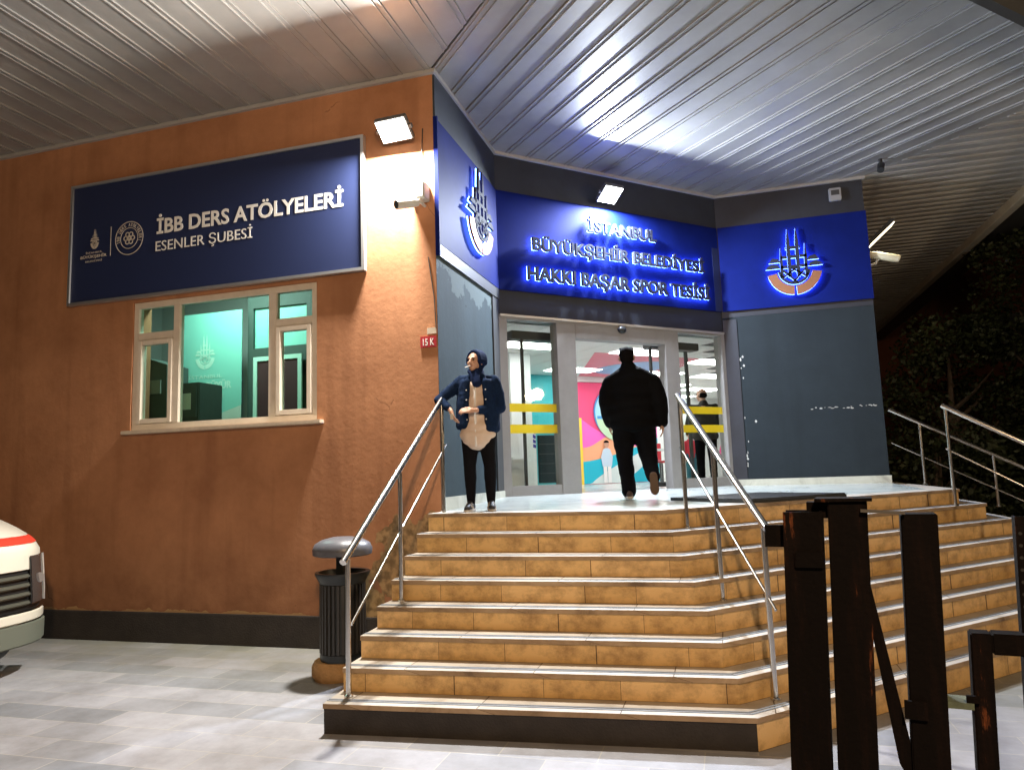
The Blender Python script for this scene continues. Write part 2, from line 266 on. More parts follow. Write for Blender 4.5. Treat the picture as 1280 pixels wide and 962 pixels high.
# ------------------------------------------------------------------ mesh helpers
class MB:
    def __init__(s): s.v = []; s.f = []; s.m = []; s.mi = 0; s.uv = {}
    def add(s, vs, fs):
        o = len(s.v); s.v += [tuple(v) for v in vs]
        for f in fs: s.f.append(tuple(i+o for i in f)); s.m.append(s.mi)
        return s
    def box(s, lo, hi, T=None):
        x0, y0, z0 = lo; x1, y1, z1 = hi
        vs = [Vector(p) for p in ((x0,y0,z0),(x1,y0,z0),(x1,y1,z0),(x0,y1,z0),(x0,y0,z1),(x1,y0,z1),(x1,y1,z1),(x0,y1,z1))]
        if T: vs = [T(v) if callable(T) else T @ v for v in vs]
        return s.add(vs, [(0,3,2,1),(4,5,6,7),(0,1,5,4),(1,2,6,5),(2,3,7,6),(3,0,4,7)])
    def prism(s, poly, z0, z1, T=None):
        n = len(poly)
        a = sum(poly[i][0]*poly[(i+1)%n][1]-poly[(i+1)%n][0]*poly[i][1] for i in range(n))
        if a < 0: poly = poly[::-1]
        vs = [Vector((p[0], p[1], z0)) for p in poly] + [Vector((p[0], p[1], z1)) for p in poly]
        if T: vs = [T(v) if callable(T) else T @ v for v in vs]
        return s.add(vs, [tuple(range(n))[::-1], tuple(range(n, 2*n))] + [(i, (i+1)%n, (i+1)%n+n, i+n) for i in range(n)])
    def tube(s, pts, r, n=12, caps=True):
        pts = [Vector(p) for p in pts]; rings = []; o = len(s.v); rs = r if isinstance(r, (list, tuple)) else [r]*len(pts)
        up = None
        for i, p in enumerate(pts):
            d = (pts[min(i+1, len(pts)-1)] - pts[max(i-1, 0)]).normalized()
            if up is None: up = Vector((0,0,1)) if abs(d.z) < .9 else Vector((1,0,0))
            a = d.cross(up).normalized(); b = a.cross(d).normalized(); up = b
            for k in range(n):
                t = 2*math.pi*k/n; s.v.append(tuple(p + (a*math.cos(t)+b*math.sin(t))*rs[i]))
        for i in range(len(pts)-1):
            for k in range(n):
                s.f.append((o+i*n+k, o+i*n+(k+1)%n, o+(i+1)*n+(k+1)%n, o+(i+1)*n+k)); s.m.append(s.mi)
        if caps:
            s.f.append(tuple(o+k for k in range(n))[::-1]); s.m.append(s.mi)
            e = o+(len(pts)-1)*n; s.f.append(tuple(e+k for k in range(n))); s.m.append(s.mi)
        return s
    def lathe(s, prof, c=(0,0,0), n=32, sx=1, sy=1):
        o = len(s.v)
        for r, z in prof:
            for k in range(n):
                t = 2*math.pi*k/n; s.v.append((c[0]+r*math.cos(t)*sx, c[1]+r*math.sin(t)*sy, c[2]+z))
        for i in range(len(prof)-1):
            for k in range(n):
                s.f.append((o+i*n+k, o+i*n+(k+1)%n, o+(i+1)*n+(k+1)%n, o+(i+1)*n+k)); s.m.append(s.mi)
        s.f.append(tuple(o+k for k in range(n))[::-1]); s.m.append(s.mi)
        e = o+(len(prof)-1)*n; s.f.append(tuple(e+k for k in range(n))); s.m.append(s.mi)
        return s
    def ball(s, c, r, n=16, m=10, T=None):
        rx, ry, rz = r if isinstance(r, (tuple, list)) else (r, r, r)
        vs = [Vector((0,0,-rz))]; fs = []
        for i in range(1, m):
            ph = -math.pi/2+math.pi*i/m
            for k in range(n):
                t = 2*math.pi*k/n; vs.append(Vector((rx*math.cos(ph)*math.cos(t), ry*math.cos(ph)*math.sin(t), rz*math.sin(ph))))
        vs.append(Vector((0,0,rz))); top = len(vs)-1
        for k in range(n):
            fs.append((0, 1+(k+1)%n, 1+k))
            for i in range(m-2):
                a = 1+i*n; fs.append((a+k, a+(k+1)%n, a+n+(k+1)%n, a+n+k))
            a = 1+(m-2)*n; fs.append((a+k, a+(k+1)%n, top))
        if T is not None: vs = [T @ v for v in vs]
        return s.add([v+Vector(c) for v in vs], fs)
    def mesh(s, name, mats):
        me = bpy.data.meshes.new(name); me.from_pydata(s.v, [], s.f)
        for m in (mats if isinstance(mats, (list, tuple)) else [mats]): me.materials.append(m)
        me.polygons.foreach_set('material_index', s.m); me.update(); return me
    def build(s, name, mats, parent=None, smooth=False, bevel=0, sharp=40):
        me = s.mesh(name, mats)
        if bevel:
            bm = bmesh.new(); bm.from_mesh(me); bmesh.ops.bevel(bm, geom=[e for e in bm.edges if len(e.link_faces)==2 and e.calc_face_angle(0) > .6], offset=bevel, segments=2, affect='EDGES', clamp_overlap=True); bm.to_mesh(me); bm.free()
        return link(name, me, parent, smooth, sharp)
def link(name, me, parent=None, smooth=False, sharp=40):
    o = bpy.data.objects.new(name, me); sc.collection.objects.link(o)
    if smooth:
        me.polygons.foreach_set('use_smooth', [True]*len(me.polygons)); 
        try: me.set_sharp_from_angle(angle=R(sharp))
        except Exception: pass
    if parent: adopt(o, parent)
    return o
def wm(p): return p.matrix_basis if p.parent is None else wm(p.parent) @ p.matrix_parent_inverse @ p.matrix_basis
def adopt(o, parent):
    o.parent = parent; o.matrix_parent_inverse = wm(parent).inverted()
def thing(name, label, cat, loc=(0,0,0), rz=0, group=None):
    o = bpy.data.objects.new(name, None); sc.collection.objects.link(o); o.location = loc; o.rotation_euler = (0,0,rz); o.empty_display_size = .2
    return tag(o, label, cat, group)
def tag(o, label, cat, group=None):
    o['label'] = label; o['category'] = cat
    if group: o['group'] = group
    return o
def struct(o): o['kind'] = 'structure'; return o

def text_mesh(s, box, T, extrude=.004, offset=0.0, name='text', fit=True):
    """text fitted into box (u0,v0,u1,v1) of plane T(u, v, n)"""
    cu = bpy.data.curves.new('t', 'FONT'); cu.body = s; cu.extrude = extrude; cu.offset = offset; cu.resolution_u = 3
    o = bpy.data.objects.new('t', cu); sc.collection.objects.link(o); bpy.context.view_layer.update()
    dg = bpy.context.evaluated_depsgraph_get(); me = bpy.data.meshes.new_from_object(o.evaluated_get(dg)); bpy.data.objects.remove(o)
    xs = [v.co.x for v in me.vertices]; ys = [v.co.y for v in me.vertices]
    u0, v0, u1, v1 = box; x0, x1, y0, y1 = min(xs), max(xs), min(ys), max(ys)
    sx = (u1-u0)/(x1-x0); sy = (v1-v0)/(y1-y0)
    if not fit: sx = sy
    for v in me.vertices: v.co = T(Vector((u0+(v.co.x-x0)*sx, v0+(v.co.y-y0)*sy, v.co.z)))
    me.name = name; return me
def glyphs(me):
    """cut a line of text into its letters, dots and tails kept with their letter"""
    bm = bmesh.new(); bm.from_mesh(me); bm.verts.ensure_lookup_table(); seen = set(); isl = []
    for v in bm.verts:
        if v.index in seen: continue
        st_ = [v]; comp = []; seen.add(v.index)
        while st_:
            q = st_.pop(); comp.append(q.index)
            for e in q.link_edges:
                o = e.other_vert(q)
                if o.index not in seen: seen.add(o.index); st_.append(o)
        xs = [bm.verts[i].co.x for i in comp]; isl.append([min(xs), max(xs), set(comp)])
    isl.sort(key=lambda c: c[0]); groups = []
    for c in isl:
        for g_ in groups:
            ov = min(c[1], g_[1])-max(c[0], g_[0])
            if ov > .55*min(c[1]-c[0], g_[1]-g_[0]): g_[0] = min(g_[0], c[0]); g_[1] = max(g_[1], c[1]); g_[2] |= c[2]; break
        else: groups.append(c)
    bm.free(); out = []
    for x0, x1, ids in sorted(groups, key=lambda c: c[0]):
        mp_ = {}; vs = []
        for i in sorted(ids): mp_[i] = len(vs); vs.append(tuple(me.vertices[i].co))
        m_ = bpy.data.meshes.new('letter'); m_.from_pydata(vs, [], [tuple(mp_[i] for i in p.vertices) for p in me.polygons if p.vertices[0] in ids]); out.append(m_)
    return out
def join_meshes(name, ms, mats):
    bm = bmesh.new()
    for m in ms: bm.from_mesh(m)
    me = bpy.data.meshes.new(name); bm.to_mesh(me); bm.free()
    me.materials.clear()
    for m in (mats if isinstance(mats, (list, tuple)) else [mats]): me.materials.append(m)
    return me

# ------------------------------------------------------------------ plan of the place
S2 = math.sqrt(.5)
YW = 7.106; XC = -2.871; YN = 9.295; YR = 12.254; XD = .088; XR = 2.365; ZS = 6.292
ZP0, ZP1 = 4.30, 5.72
def Dp(v):           # (t along the entrance wall, z, n outwards) -> world
    t, z, n = v; return Vector((XC + S2*(t+n), YN + S2*(t-n), z))
def Wp(v): return Vector((v[0], YW - v[2], v[1]))            # orange wall: (x, z, out)
def Np(v): return Vector((XC + v[2], v[0], v[1]))            # niche wall: (y, z, out)
def Rp(v): return Vector((v[0], YR - v[2], v[1]))            # right wall
TD = 4.185

# ------------------------------------------------------------------ ground
g = MB().add([(-60,-40,0),(60,-40,0),(60,120,0),(-60,120,0)], [(0,1,2,3)]).build('pavement', M_PAVE); struct(g)

# ------------------------------------------------------------------ building shell
hall = thing('sports_hall', 'orange rendered sports hall with slate coloured entrance bay and wide ribbed soffit', 'building', (XC, YW, 0))
wx0, wx1, wz0, wz1 = -6.90, -4.337, 2.45, 4.03
b = MB()
for lo, hi in (((-16, YW, 0), (wx0, YW+.3, ZS+.4)), ((wx1, YW, 0), (XC-.003, YW+.3, ZS+.4)), ((wx0, YW, 0), (wx1, YW+.3, wz0)), ((wx0, YW, wz1), (wx1, YW+.3, ZS+.4))): b.box(lo, hi)
b.build('front_wall', M_ORANGE, hall)
MB().box((-16, YW-.035, 0), (XC-.35, YW+.1, .335)).build('plinth', M_PLINTH, hall, bevel=.008)
b = MB().box((YW+.002, 0, -.3), (YN+.1, ZS+.4, 0), Np); b.build('niche_wall', M_NICHE, hall)
b = MB(); b.box((YW+.004, ZP1, .003), (YN-.003, ZS+.2, .02), Np); b.build('niche_top_band', M_NAVYWALL, hall)
b = MB().box((YW+.004, ZP0-.14, .003), (YN-.003, ZP0, .03), Np); b.box((YN-.26, 1.42, .003), (YN-.003, ZP0-.142, .018), Np); b.build('niche_trim', M_DARKGREY, hall)
b = MB().box((-.02, 3.93, -.25), (TD+.02, ZS+.3, 0), Dp); b.build('entrance_wall', M_NAVYWALL, hall)
b = MB().box((XD, 1.2, -.3), (XR, 4.2, 0), Rp); b.build('right_wall', M_SLATE, hall)
b = MB().box((XD, 4.2, -.3), (XR, ZS+.3, .004), Rp); b.box((XD+.002, 1.43, .002), (XD+.22, 4.16, .014), Rp); b.build('right_wall_band', M_NAVYWALL, hall)
rc = random.Random(4); b = MB()
for k in range(34):      # chips and a scratched line in the paint
    if k < 20: x_, z_, w2, h2 = rc.uniform(1.30, 2.30), 2.63+rc.gauss(0, .012), rc.uniform(.008, .035), rc.uniform(.004, .012)
    else: x_, z_, w2, h2 = XD+.235+abs(rc.gauss(0, .05)), rc.uniform(1.7, 3.6), rc.uniform(.006, .02), rc.uniform(.01, .04)
    b.prism([(x_-w2, z_), (x_-w2*.3, z_+h2), (x_+w2*.6, z_+h2*.6), (x_+w2, z_-h2*.3), (x_, z_-h2)], .0005, .003, lambda v: Rp((v.x, v.y, v.z)))
pc = b.build('paint_chips', mat("paint_chip", (.42, .42, .40), rough=.8), hall); pc['kind'] = 'stuff'
b = MB().box((XR-.3, YR+.3, 0), (XR, 30, ZS+.3)); b.build('side_wall', M_ORANGE, hall)
# skirtings
MB().box((YW+.0, 1.40, .002), (YN-.02, 1.56, .035), Np).build('skirting', M_SKIRT, hall, bevel=.004); MB().box((XD+.06, 1.40, .003), (XR+.02, 1.56, .035), Rp).build('skirting', M_SKIRT, hall, bevel=.004)

# soffit: ribbed metal sheets laid square to each wall
def clip(poly, a, b_, c, keep_ge):
    out = []
    for i in range(len(poly)):
        p, q = poly[i], poly[(i+1)%len(poly)]
        dp, dq = a*p[0]+b_*p[1]-c, a*q[0]+b_*q[1]-c
        if not keep_ge: dp, dq = -dp, -dq
        if dp >= 0: out.append(p)
        if (dp > 0 > dq) or (dp < 0 < dq):
            k = dp/(dp-dq); out.append((p[0]+k*(q[0]-p[0]), p[1]+k*(q[1]-p[1])))
    return out
def ribbed(poly, nx, ny, name, period=.325, phase=0):
    mb = MB(); ds = [p[0]*nx+p[1]*ny for p in poly]; k0 = math.floor(min(ds)/period)-1; k1 = math.ceil(max(ds)/period)+1
    for k in range(k0, k1):
        c = k*period+phase+random.uniform(-.012, .012)
        for a, e, dz in ((0, .016, -.014), (.016, .062, 0), (.062, .078, -.014), (.082, period, random.uniform(-.002, .002))):
            q = clip(clip(poly, nx, ny, c+a, True), nx, ny, c+e, False)
            if len(q) >= 3: mb.prism(q, ZS+dz, ZS+.03)
    return mb.build(name, M_SOFFIT, hall)
DE = -4.90            # x - y of the outer edge of the entrance soffit
YE = 4.05
ax = XC; ay = YW
left_poly = [(-16, YW-.02), (ax-.02, YW-.02), ((ax+ay+DE)/2, (ax+ay-DE)/2), (YE+DE, YE), (-16, YE)]
ribbed(left_poly, 1, 0, 'soffit', .333, .05)
bx, by = XR+.02, YR-.02
XE = 5.10
mid_poly = [(ax+.02, ay-.02), ((ax+ay+DE)/2+.02, (ax+ay-DE)/2-.02), (XE, XE-DE), (XE, bx+by-XE) if bx+by-XE > XE-DE else (XE, XE-DE), (bx, by), (XD, YR-.02), (XC+.02, YN)]
mid_poly = [(ax+.02, ay-.02), ((ax+ay+DE)/2+.02, (ax+ay-DE)/2-.02)]
qx = (bx+by+DE)/2; qy = (bx+by-DE)/2
if qx > XE: mid_poly += [(XE, XE-DE), (XE, bx+by-XE)]
else: mid_poly += [(qx, qy)]
mid_poly += [(bx, by), (XD, YR-.01), (XC+.01, YN)]
mid_fill = [(XC+.01, YN-.0), (XC+.01, YW), (ax+.02, ay-.02)]
ribbed(mid_poly, S2, S2, 'soffit', .335, .02)
right_poly = [(bx, by+.02), (min(qx, XE), bx+by-min(qx, XE)+.02), (XE, max(bx+by-XE, qy)+.02), (XE, 30), (bx, 30)]
ribbed(right_poly, 0, 1, 'soffit', .26, 0)
MB().box((-16, YE, ZS+.035), (6, 31, ZS+.2)).build('roof_slab', M_DARKGREY, hall)
# soffit edge trims along the walls
b = MB()
b.box((-16, ZS-.05, 0), (XC, ZS-.004, .045), Wp); b.box((YW-.045, ZS-.05, .003), (YN, ZS-.004, .045), Np); b.box((0, ZS-.05, .003), (TD, ZS-.004, .045), Dp); b.box((XD, ZS-.05, .006), (XR+.04, ZS-.004, .05), Rp); b.box((XR, YR, ZS-.05), (XR+.045, 30, ZS-.004))
b.build('soffit_trim', M_TRIM, hall)
b = MB().box((XE, 8.5, ZS-.22), (XE+.08, 31, ZS+.25)); b.box((XE-.06, 8.5, ZS-.22), (XE, 31, ZS-.17)); b.build('fascia', M_FASCIA, hall)
def seg_box(mb, p, q, th, z0, z1):
    d = Vector((q[0]-p[0], q[1]-p[1], 0)).normalized(); n = Vector((d.y, -d.x, 0))*th
    a, c = Vector((p[0], p[1], 0)), Vector((q[0], q[1], 0))
    mb.prism([tuple((a)[:2]), tuple(c[:2]), tuple((c+n)[:2]), tuple((a+n)[:2])], z0, z1)
b = MB(); seg_box(b, (YE+DE, YE), (min(qx, XE), min(qx, XE)-DE), .1, ZS-.2, ZS+.25); seg_box(b, (-16, YE), (YE+DE, YE), .1, ZS-.2, ZS+.25); b.build('fascia', M_DARKGREY, hall)

# lobby shell
M_LWALL = mat("lobby_white", (.74, .76, .76), rough=.6)
M_LCEIL = mat("lobby_ceiling", (.75, .76, .75), rough=.7)
M_LFLOOR = marble("lobby_floor", (.62, .60, .58), (.54, .52, .5), (.4, .38, .36), .18)
M_PANELLIGHT = mat("light_panel", (.9, .9, .9), emit=(1, .98, .94), estr=17)
ZF = 1.462; ZC = 3.98; NB = -5.4
XI = XR-.32           # inner face of the side wall
def inD(p): q = Vector((p[0]-XC, p[1]-YN)); return ((q.x+q.y)*S2, (q.x-q.y)*S2)
def lobby_clip(poly):   # polygon in (t, n): cut by the right wall and the side wall
    w_ = [tuple(Dp((t, 0, n))[:2]) for t, n in poly]
    return clip(w_, 1, 0, XI, False)
fp_ = lobby_clip([(-.3, .05), (TD, .05), (16, -9.2), (-.3, -9.2)])
MB().prism(fp_, ZF-.1, ZF).build('lobby_floor', M_LFLOOR, hall)
zc_t = MB()
for i in range(-1, 24):
    for k in range(1, 16):
        t0, n0 = i*.6, -k*.6
        q = lobby_clip([(t0+.008, n0-.592), (t0+.592, n0-.592), (t0+.592, n0), (t0+.008, n0)])
        if len(q) > 2 and not (k < 8 and t0 > TD-n0): zc_t.prism(q, ZC, ZC+.02)
zc_t.build('lobby_ceiling', M_LCEIL, hall)
MB().prism(lobby_clip([(-.3, -.26), (TD, -.26), (16, -9.3), (-.3, -9.3)]), ZC+.025, ZC+.1).build('ceiling_void', M_DARKGREY, hall)
M_TEAL = mat("teal_wall_paint", (.03, .38, .42), rough=.6)
MB().box((2.95, ZF, NB-.1), (4.86, ZC, NB), Dp).build('teal_wall', M_TEAL, hall)
for lo, hi in (((7.3, ZF, -9.2), (13.2, ZC, -9.05)), ((-.4, ZF, NB-.1), (-.3, ZC, -.3)), ((-.3, ZF, NB-.1), (2.94, ZC, NB)), ((7.2, ZF, -9.05), (7.3, ZC, NB-.12))):
    MB().box(lo, hi, Dp).build('lobby_wall', M_LWALL, hall)
MB().box((XI-.03, YR+.33, ZF), (XI-.002, 25.5, ZC)).build('lobby_wall', M_LWALL, hall)
MB().box((XD+.02, YR+.302, ZF), (XI-.032, YR+.33, ZC)).build('lobby_wall', M_LWALL, hall)
MB().box((1.75, ZF, -3.3), (2.18, ZC, -2.9), Dp).build('lobby_column', M_LWALL, hall)
for t0, n0 in ((1.2, -1.8), (1.2, -4.2), (3.6, -1.8), (3.6, -4.2), (6, -2.4), (6, -4.2), (7.8, -4.2), (7.8, -6.0), (7.8, -7.8), (9.6, -6.6), (10.2, -8.4)):
    MB().box((t0+.02, ZC-.012, n0-.58), (t0+1.18, ZC-.003, n0-.02), Dp).build('ceiling_light', M_PANELLIGHT, hall)

# ------------------------------------------------------------------ room behind the window
room = MB(); M_ROOM = mat("office_wall", (.30, .34, .32), rough=.8)
room.box((-8.6, YW+2.35, 1.5), (-3.6, YW+2.45, 4.9)); room.box((-8.7, YW+.3, 1.5), (-8.6, YW+2.45, 4.9)); room.box((-3.6, YW+.3, 1.5), (-3.5, YW+2.45, 4.9))
room.box((-8.6, YW+.3, 4.75), (-3.6, YW+2.35, 4.85)); room.box((-8.6, YW+.3, 1.5), (-3.6, YW+2.35, 1.6))
room.build('office_room', M_ROOM, hall)
OFFICE = 85
lamp("office_lamp", 'AREA', (-6.3, YW+.75, 4.7), OFFICE, (.92, 1, .96), (0, .25, -1), 1.2, .3)

# ------------------------------------------------------------------ entrance: frame, glass, opener
ent = thing('sliding_entrance', 'grey aluminium sliding glass entrance with yellow safety stripes', 'entrance', Dp((TD/2, 1.46, 0)))
FD = (-.16, .02)
b = MB()
b.box((0, 3.895, FD[0]), (TD, 3.95, FD[1]), Dp); b.box((1.25, 3.69, FD[0]+.001), (2.92, 3.894, FD[1]-.001), Dp); b.box((0, 3.951, FD[0]), (TD, 4.296, -.022), Dp)
b.build('frame_header', M_DOORALU, ent, bevel=.004)
MB().box((.02, 3.925, .021), (TD-.02, 3.955, .045), Dp).build('frame_rail', M_ALU, ent)
for t0, t1 in ((0, .13), (.93, 1.25), (2.92, 3.19), (4.11, TD)): MB().box((t0, 1.46, FD[0]+.002), (t1, 3.894, FD[1]-.002), Dp).build('frame_post', M_DOORALU, ent, bevel=.004)
for t0, t1 in ((.13, .93), (3.19, 4.11)): MB().box((t0, 1.46, FD[0]+.02), (t1, 1.61, FD[1]-.01), Dp).build('frame_kick', M_DOORALU, ent, bevel=.004)
for t0, t1 in ((.132, .93), (3.192, 4.11)):
    gp = MB().box((t0, 1.61, -.075), (t1, 3.893, -.065), Dp).build('glass_pane', M_GLASS, ent)
    for z0, z1 in ((2.325, 2.445), (2.62, 2.735)):
        MB().box((t0, z0, -.0645), (t1, z1, -.0625), Dp).build('safety_stripe', M_YELLOW, gp)
# sliding leaves, parked open behind the fixed panes
for t0, t1 in ((.50, 1.33), (2.84, 3.62)):
    lf = MB()
    lf.box((t0, 1.50, -.30), (t0+.035, 3.70, -.26), Dp); lf.box((t1-.05, 1.50, -.30), (t1, 3.66, -.26), Dp); lf.box((t0, 1.50, -.30), (t1, 1.57, -.26), Dp)
    lo = lf.build('sliding_leaf', M_DARKGREY, ent)
    MB().box((t0+.035, 1.57, -.283), (t1-.05, 3.66, -.277), Dp).build('leaf_glass', M_GLASS, lo)
for t0, t1 in ((.34, 1.3), (2.86, 3.86)):
    MB().box((t0, 3.68, -.46), (t1, 3.80, -.24), Dp).build('door_operator', M_DARKGREY, ent, bevel=.01)
sn = MB(); sn.ball((0, 0, 0), (.075, .05, .055)); so = sn.build('motion_sensor', M_BLACK, ent, smooth=True)
so.location = Dp((2.08, 3.86, .04)); so.rotation_euler = (0, 0, R(45)); so.matrix_parent_inverse = wm(ent).inverted()
MB().box((1.25, 1.44, -.2), (2.92, 1.47, .02), Dp).build('threshold', M_ALU, ent)

# ------------------------------------------------------------------ blue fascia panels, letters, emblems
def emblem_polys():
    P = []
    def ring(cx, cy, r0_, r1_, a0, a1, n=14, inset=0):
        pts = []
        for i in range(n+1):
            a = R(a0+(a1-a0)*i/n); pts.append((cx+r1_*math.cos(a), cy+r1_*math.sin(a)))
        for i in range(n+1):
            a = R(a1+(a0-a1)*i/n); pts.append((cx+r0_*math.cos(a), cy+r0_*math.sin(a)))
        return pts
    plates = [ring(0, .42, .27, .41, 190, 267), ring(0, .42, .27, .41, 273, 350)]
    for sx in (-1, 1):
        for y, x0, x1 in ((.455, .21, .43), (.555, .20, .38)):
            P.append([(sx*x0, y), (sx*(x0+.03), y+.055), (sx*(x0+.12), y+.075), (sx*(x1-.04), y+.05), (sx*x1, y)])
    P.append(ring(0, .42, .205, .245, 185, 355))
    for x, top, wd in ((-.185, .80, .022), (-.065, 1.10, .026), (.065, 1.10, .026), (.185, .84, .022)):
        P.append([(x-wd, .30), (x+wd, .30), (x+wd, top-.22), (x+.004, top), (x-.004, top), (x-wd, top-.22)])
    for y, hw in ((.47, .20), (.63, .20), (.78, .11)):
        for x0, x1 in ((-hw, -.095), (-.038, .038), (.095, hw)):
            if x1 > x0: P.append([(x0, y-.022), (x1, y-.022), (x1, y+.022), (x0, y+.022)])
    for a, c in (((-.17, .42), (.04, .20)), ((.17, .42), (-.04, .20)), ((-.04, .45), (.17, .30)), ((.04, .45), (-.17, .30))):
        d = Vector((c[0]-a[0], c[1]-a[1])).normalized(); n = Vector((-d.y, d.x))*.014
        P.append([(a[0]+n.x, a[1]+n.y), (c[0]+n.x, c[1]+n.y), (c[0]-n.x, c[1]-n.y), (a[0]-n.x, a[1]-n.y)])
    return P, plates
EMB, EMB_PLATES = emblem_polys()
M_LETTER = mat("letter_steel", (.03, .033, .05), rough=.7, spec=.1)
LED = 48
M_LED = mat("blue_led", (.02, .05, .4), emit=(.16, .30, 1.0), estr=LED)
M_LED2 = mat("blue_led_emblem", (.02, .05, .4), emit=(.13, .26, 1.0), estr=LED*.55)
M_COPPER = mat("copper_plate", (.30, .14, .075), rough=.5, metal=.4)
def emblem_obj(name, T, cu, cv, su, sv, z0, z1, m, parent, polys):
    mb = MB()
    for p in polys: mb.prism([(cu+x*su, cv+y*sv) for x, y in p], z0, z1, T)
    return mb.build(name, m, parent)
def emblem(T, cu, cv, su, sv, parent, stand=.05, front=M_LETTER, plate=M_COPPER):
    e = emblem_obj('emblem', T, cu, cv, su, sv, stand, stand+.035, front, parent, EMB)
    emblem_obj('emblem_plate', T, cu, cv, su, sv, stand, stand+.03, plate, parent, EMB_PLATES)
    emblem_obj('emblem_backlight', T, cu, cv, su, sv, stand-.012, stand-.003, M_LED2, parent, EMB+EMB_PLATES)

pn = thing('emblem_panel', 'blue panel with backlit city emblem on the narrow wall left of the doors', 'illuminated sign', Np((8.2, ZP0, 0)))
MB().box((YW+.02, ZP0, .002), (YN-.02, ZP1, .035), Np).build('panel', M_BLUEPANEL, pn)
MB().box((YW-.012, ZP0-.14, .0), (YW+.018, ZP1+.02, .05), Np).build('panel_edge', M_BLUEPANEL, pn)
emblem(lambda v: Np((v[0], v[1], v[2]+.035)), 8.38, 4.52, 1.12, 1.0, pn)
pr = thing('emblem_panel', 'blue panel with backlit city emblem above the slate wall right of the doors', 'illuminated sign', Rp((1.2, ZP0, 0)))
MB().box((XD+.02, ZP0, .005), (XR+.01, ZP1, .04), Rp).build('panel', M_BLUEPANEL, pr)
emblem(lambda v: Rp((v[0], v[1], v[2]+.04)), 1.245, 4.45, 1.0, 1.0, pr)
pd = thing('name_sign', 'blue panel with three lines of backlit letters above the sliding doors', 'illuminated sign', Dp((TD/2, ZP0, 0)))
MB().box((.02, ZP0, .003), (TD-.02, ZP1, .03), Dp).build('panel', M_BLUEPANEL, pd)
MB().box((TD-.16, ZP0, .03), (TD-.03, ZP1-.35, .035), Dp).build('panel_joint', M_SIGNBLUE, pd)
for s, box in (("İSTANBUL", (1.50, 5.285, 2.79, 5.53)), ("BÜYÜKŞEHİR BELEDİYESİ", (.535, 4.845, 3.755, 5.14)), ("HAKKI BAŞAR SPOR TESİSİ", (.44, 4.40, 3.84, 4.72))):
    fronts = glyphs(text_mesh(s, box, lambda v: v, .022, .018)); backs = glyphs(text_mesh(s, box, lambda v: v, .003, .012))
    for f_, b_ in zip(fronts, backs):
        for m_, n_ in ((f_, .105), (b_, .080)):
            for v in m_.vertices: v.co = Dp((v.co.x, v.co.y, v.co.z+n_))
        f_.materials.append(M_LETTER); b_.materials.append(M_LED)
        link('letter_backlight', b_, pd and link('letter', f_, pd))

# ------------------------------------------------------------------ billboard on the orange wall
bb = thing('billboard', 'long dark blue billboard with white lettering above the window', 'sign', Wp((-5.8, 4.07, 0)))
sx0, sx1, sz0, sz1 = -7.88, -3.70, 4.075, 5.65
MB().box((sx0+.03, sz0+.03, .012), (sx1-.03, sz1-.03, .05), Wp).build('panel', M_SIGNBLUE, bb)
b = MB(); b.box((sx0, sz0, .004), (sx1, sz0+.035, .07), Wp); b.box((sx0, sz1-.035, .004), (sx1, sz1, .07), Wp); b.box((sx0, sz0+.035, .004), (sx0+.035, sz1-.035, .07), Wp); b.box((sx1-.035, sz0+.035, .004), (sx1, sz1-.035, .07), Wp)
b.build('frame', M_ALU, bb)
TS = lambda v: Wp((v.x, v.y, v.z+.0525))
link('lettering', join_meshes('lettering', [text_mesh("İBB DERS ATÖLYELERİ", (-6.53, 4.845, -3.965, 5.10), TS, .0015, .022)], M_WHITE), bb)
link('lettering', join_meshes('lettering', [text_mesh("ESENLER ŞUBESİ", (-6.54, 4.595, -5.16, 4.80), TS, .0015, .0)], M_WHITE), bb)
TZ = lambda v: Wp((v[0], v[1], v[2]+.0512))
M_LOGO = mat("logo_print", (.55, .50, .44), rough=.5)
emblem_obj('printed_emblem', TZ, -7.484, 4.775, .16, .235, .0, .002, M_LOGO, bb, EMB+EMB_PLATES)
ms = [text_mesh("İSTANBUL", (-7.62, 4.722, -7.36, 4.752), TS, .001, .0), text_mesh("BÜYÜKŞEHİR", (-7.70, 4.655, -7.29, 4.712), TS, .001, .02), text_mesh("BELEDİYESİ", (-7.62, 4.612, -7.36, 4.642), TS, .001, .0)]
link('small_lettering', join_meshes('small_lettering', ms, M_LOGO), bb)
b = MB().box((-7.235, 4.66, .0), (-7.227, 5.035, .002), TZ)
def annulus(mb, cu, cv, r0_, r1_, z0, z1, T, n=48):
    for i in range(n):
        a, c = 2*math.pi*i/n, 2*math.pi*(i+1)/n
        mb.prism([(cu+r0_*math.cos(a), cv+r0_*math.sin(a)), (cu+r1_*math.cos(a), cv+r1_*math.sin(a)), (cu+r1_*math.cos(c), cv+r1_*math.sin(c)), (cu+r0_*math.cos(c), cv+r0_*math.sin(c))], z0, z1, T)
annulus(b, -6.946, 4.852, .205, .215, 0, .002, TZ); annulus(b, -6.946, 4.852, .128, .136, 0, .002, TZ)
for k in range(6):
    a = k*math.pi/3; annulus(b, -6.946+.055*math.cos(a), 4.852+.055*math.sin(a), .02, .034, 0, .002, TZ, 10)
annulus(b, -6.946, 4.852, .01, .03, 0, .0022, TZ, 10)
b.build('round_seal', M_LOGO, bb)
ms = []
word = "İBB DERS ATÖLYELERİ"
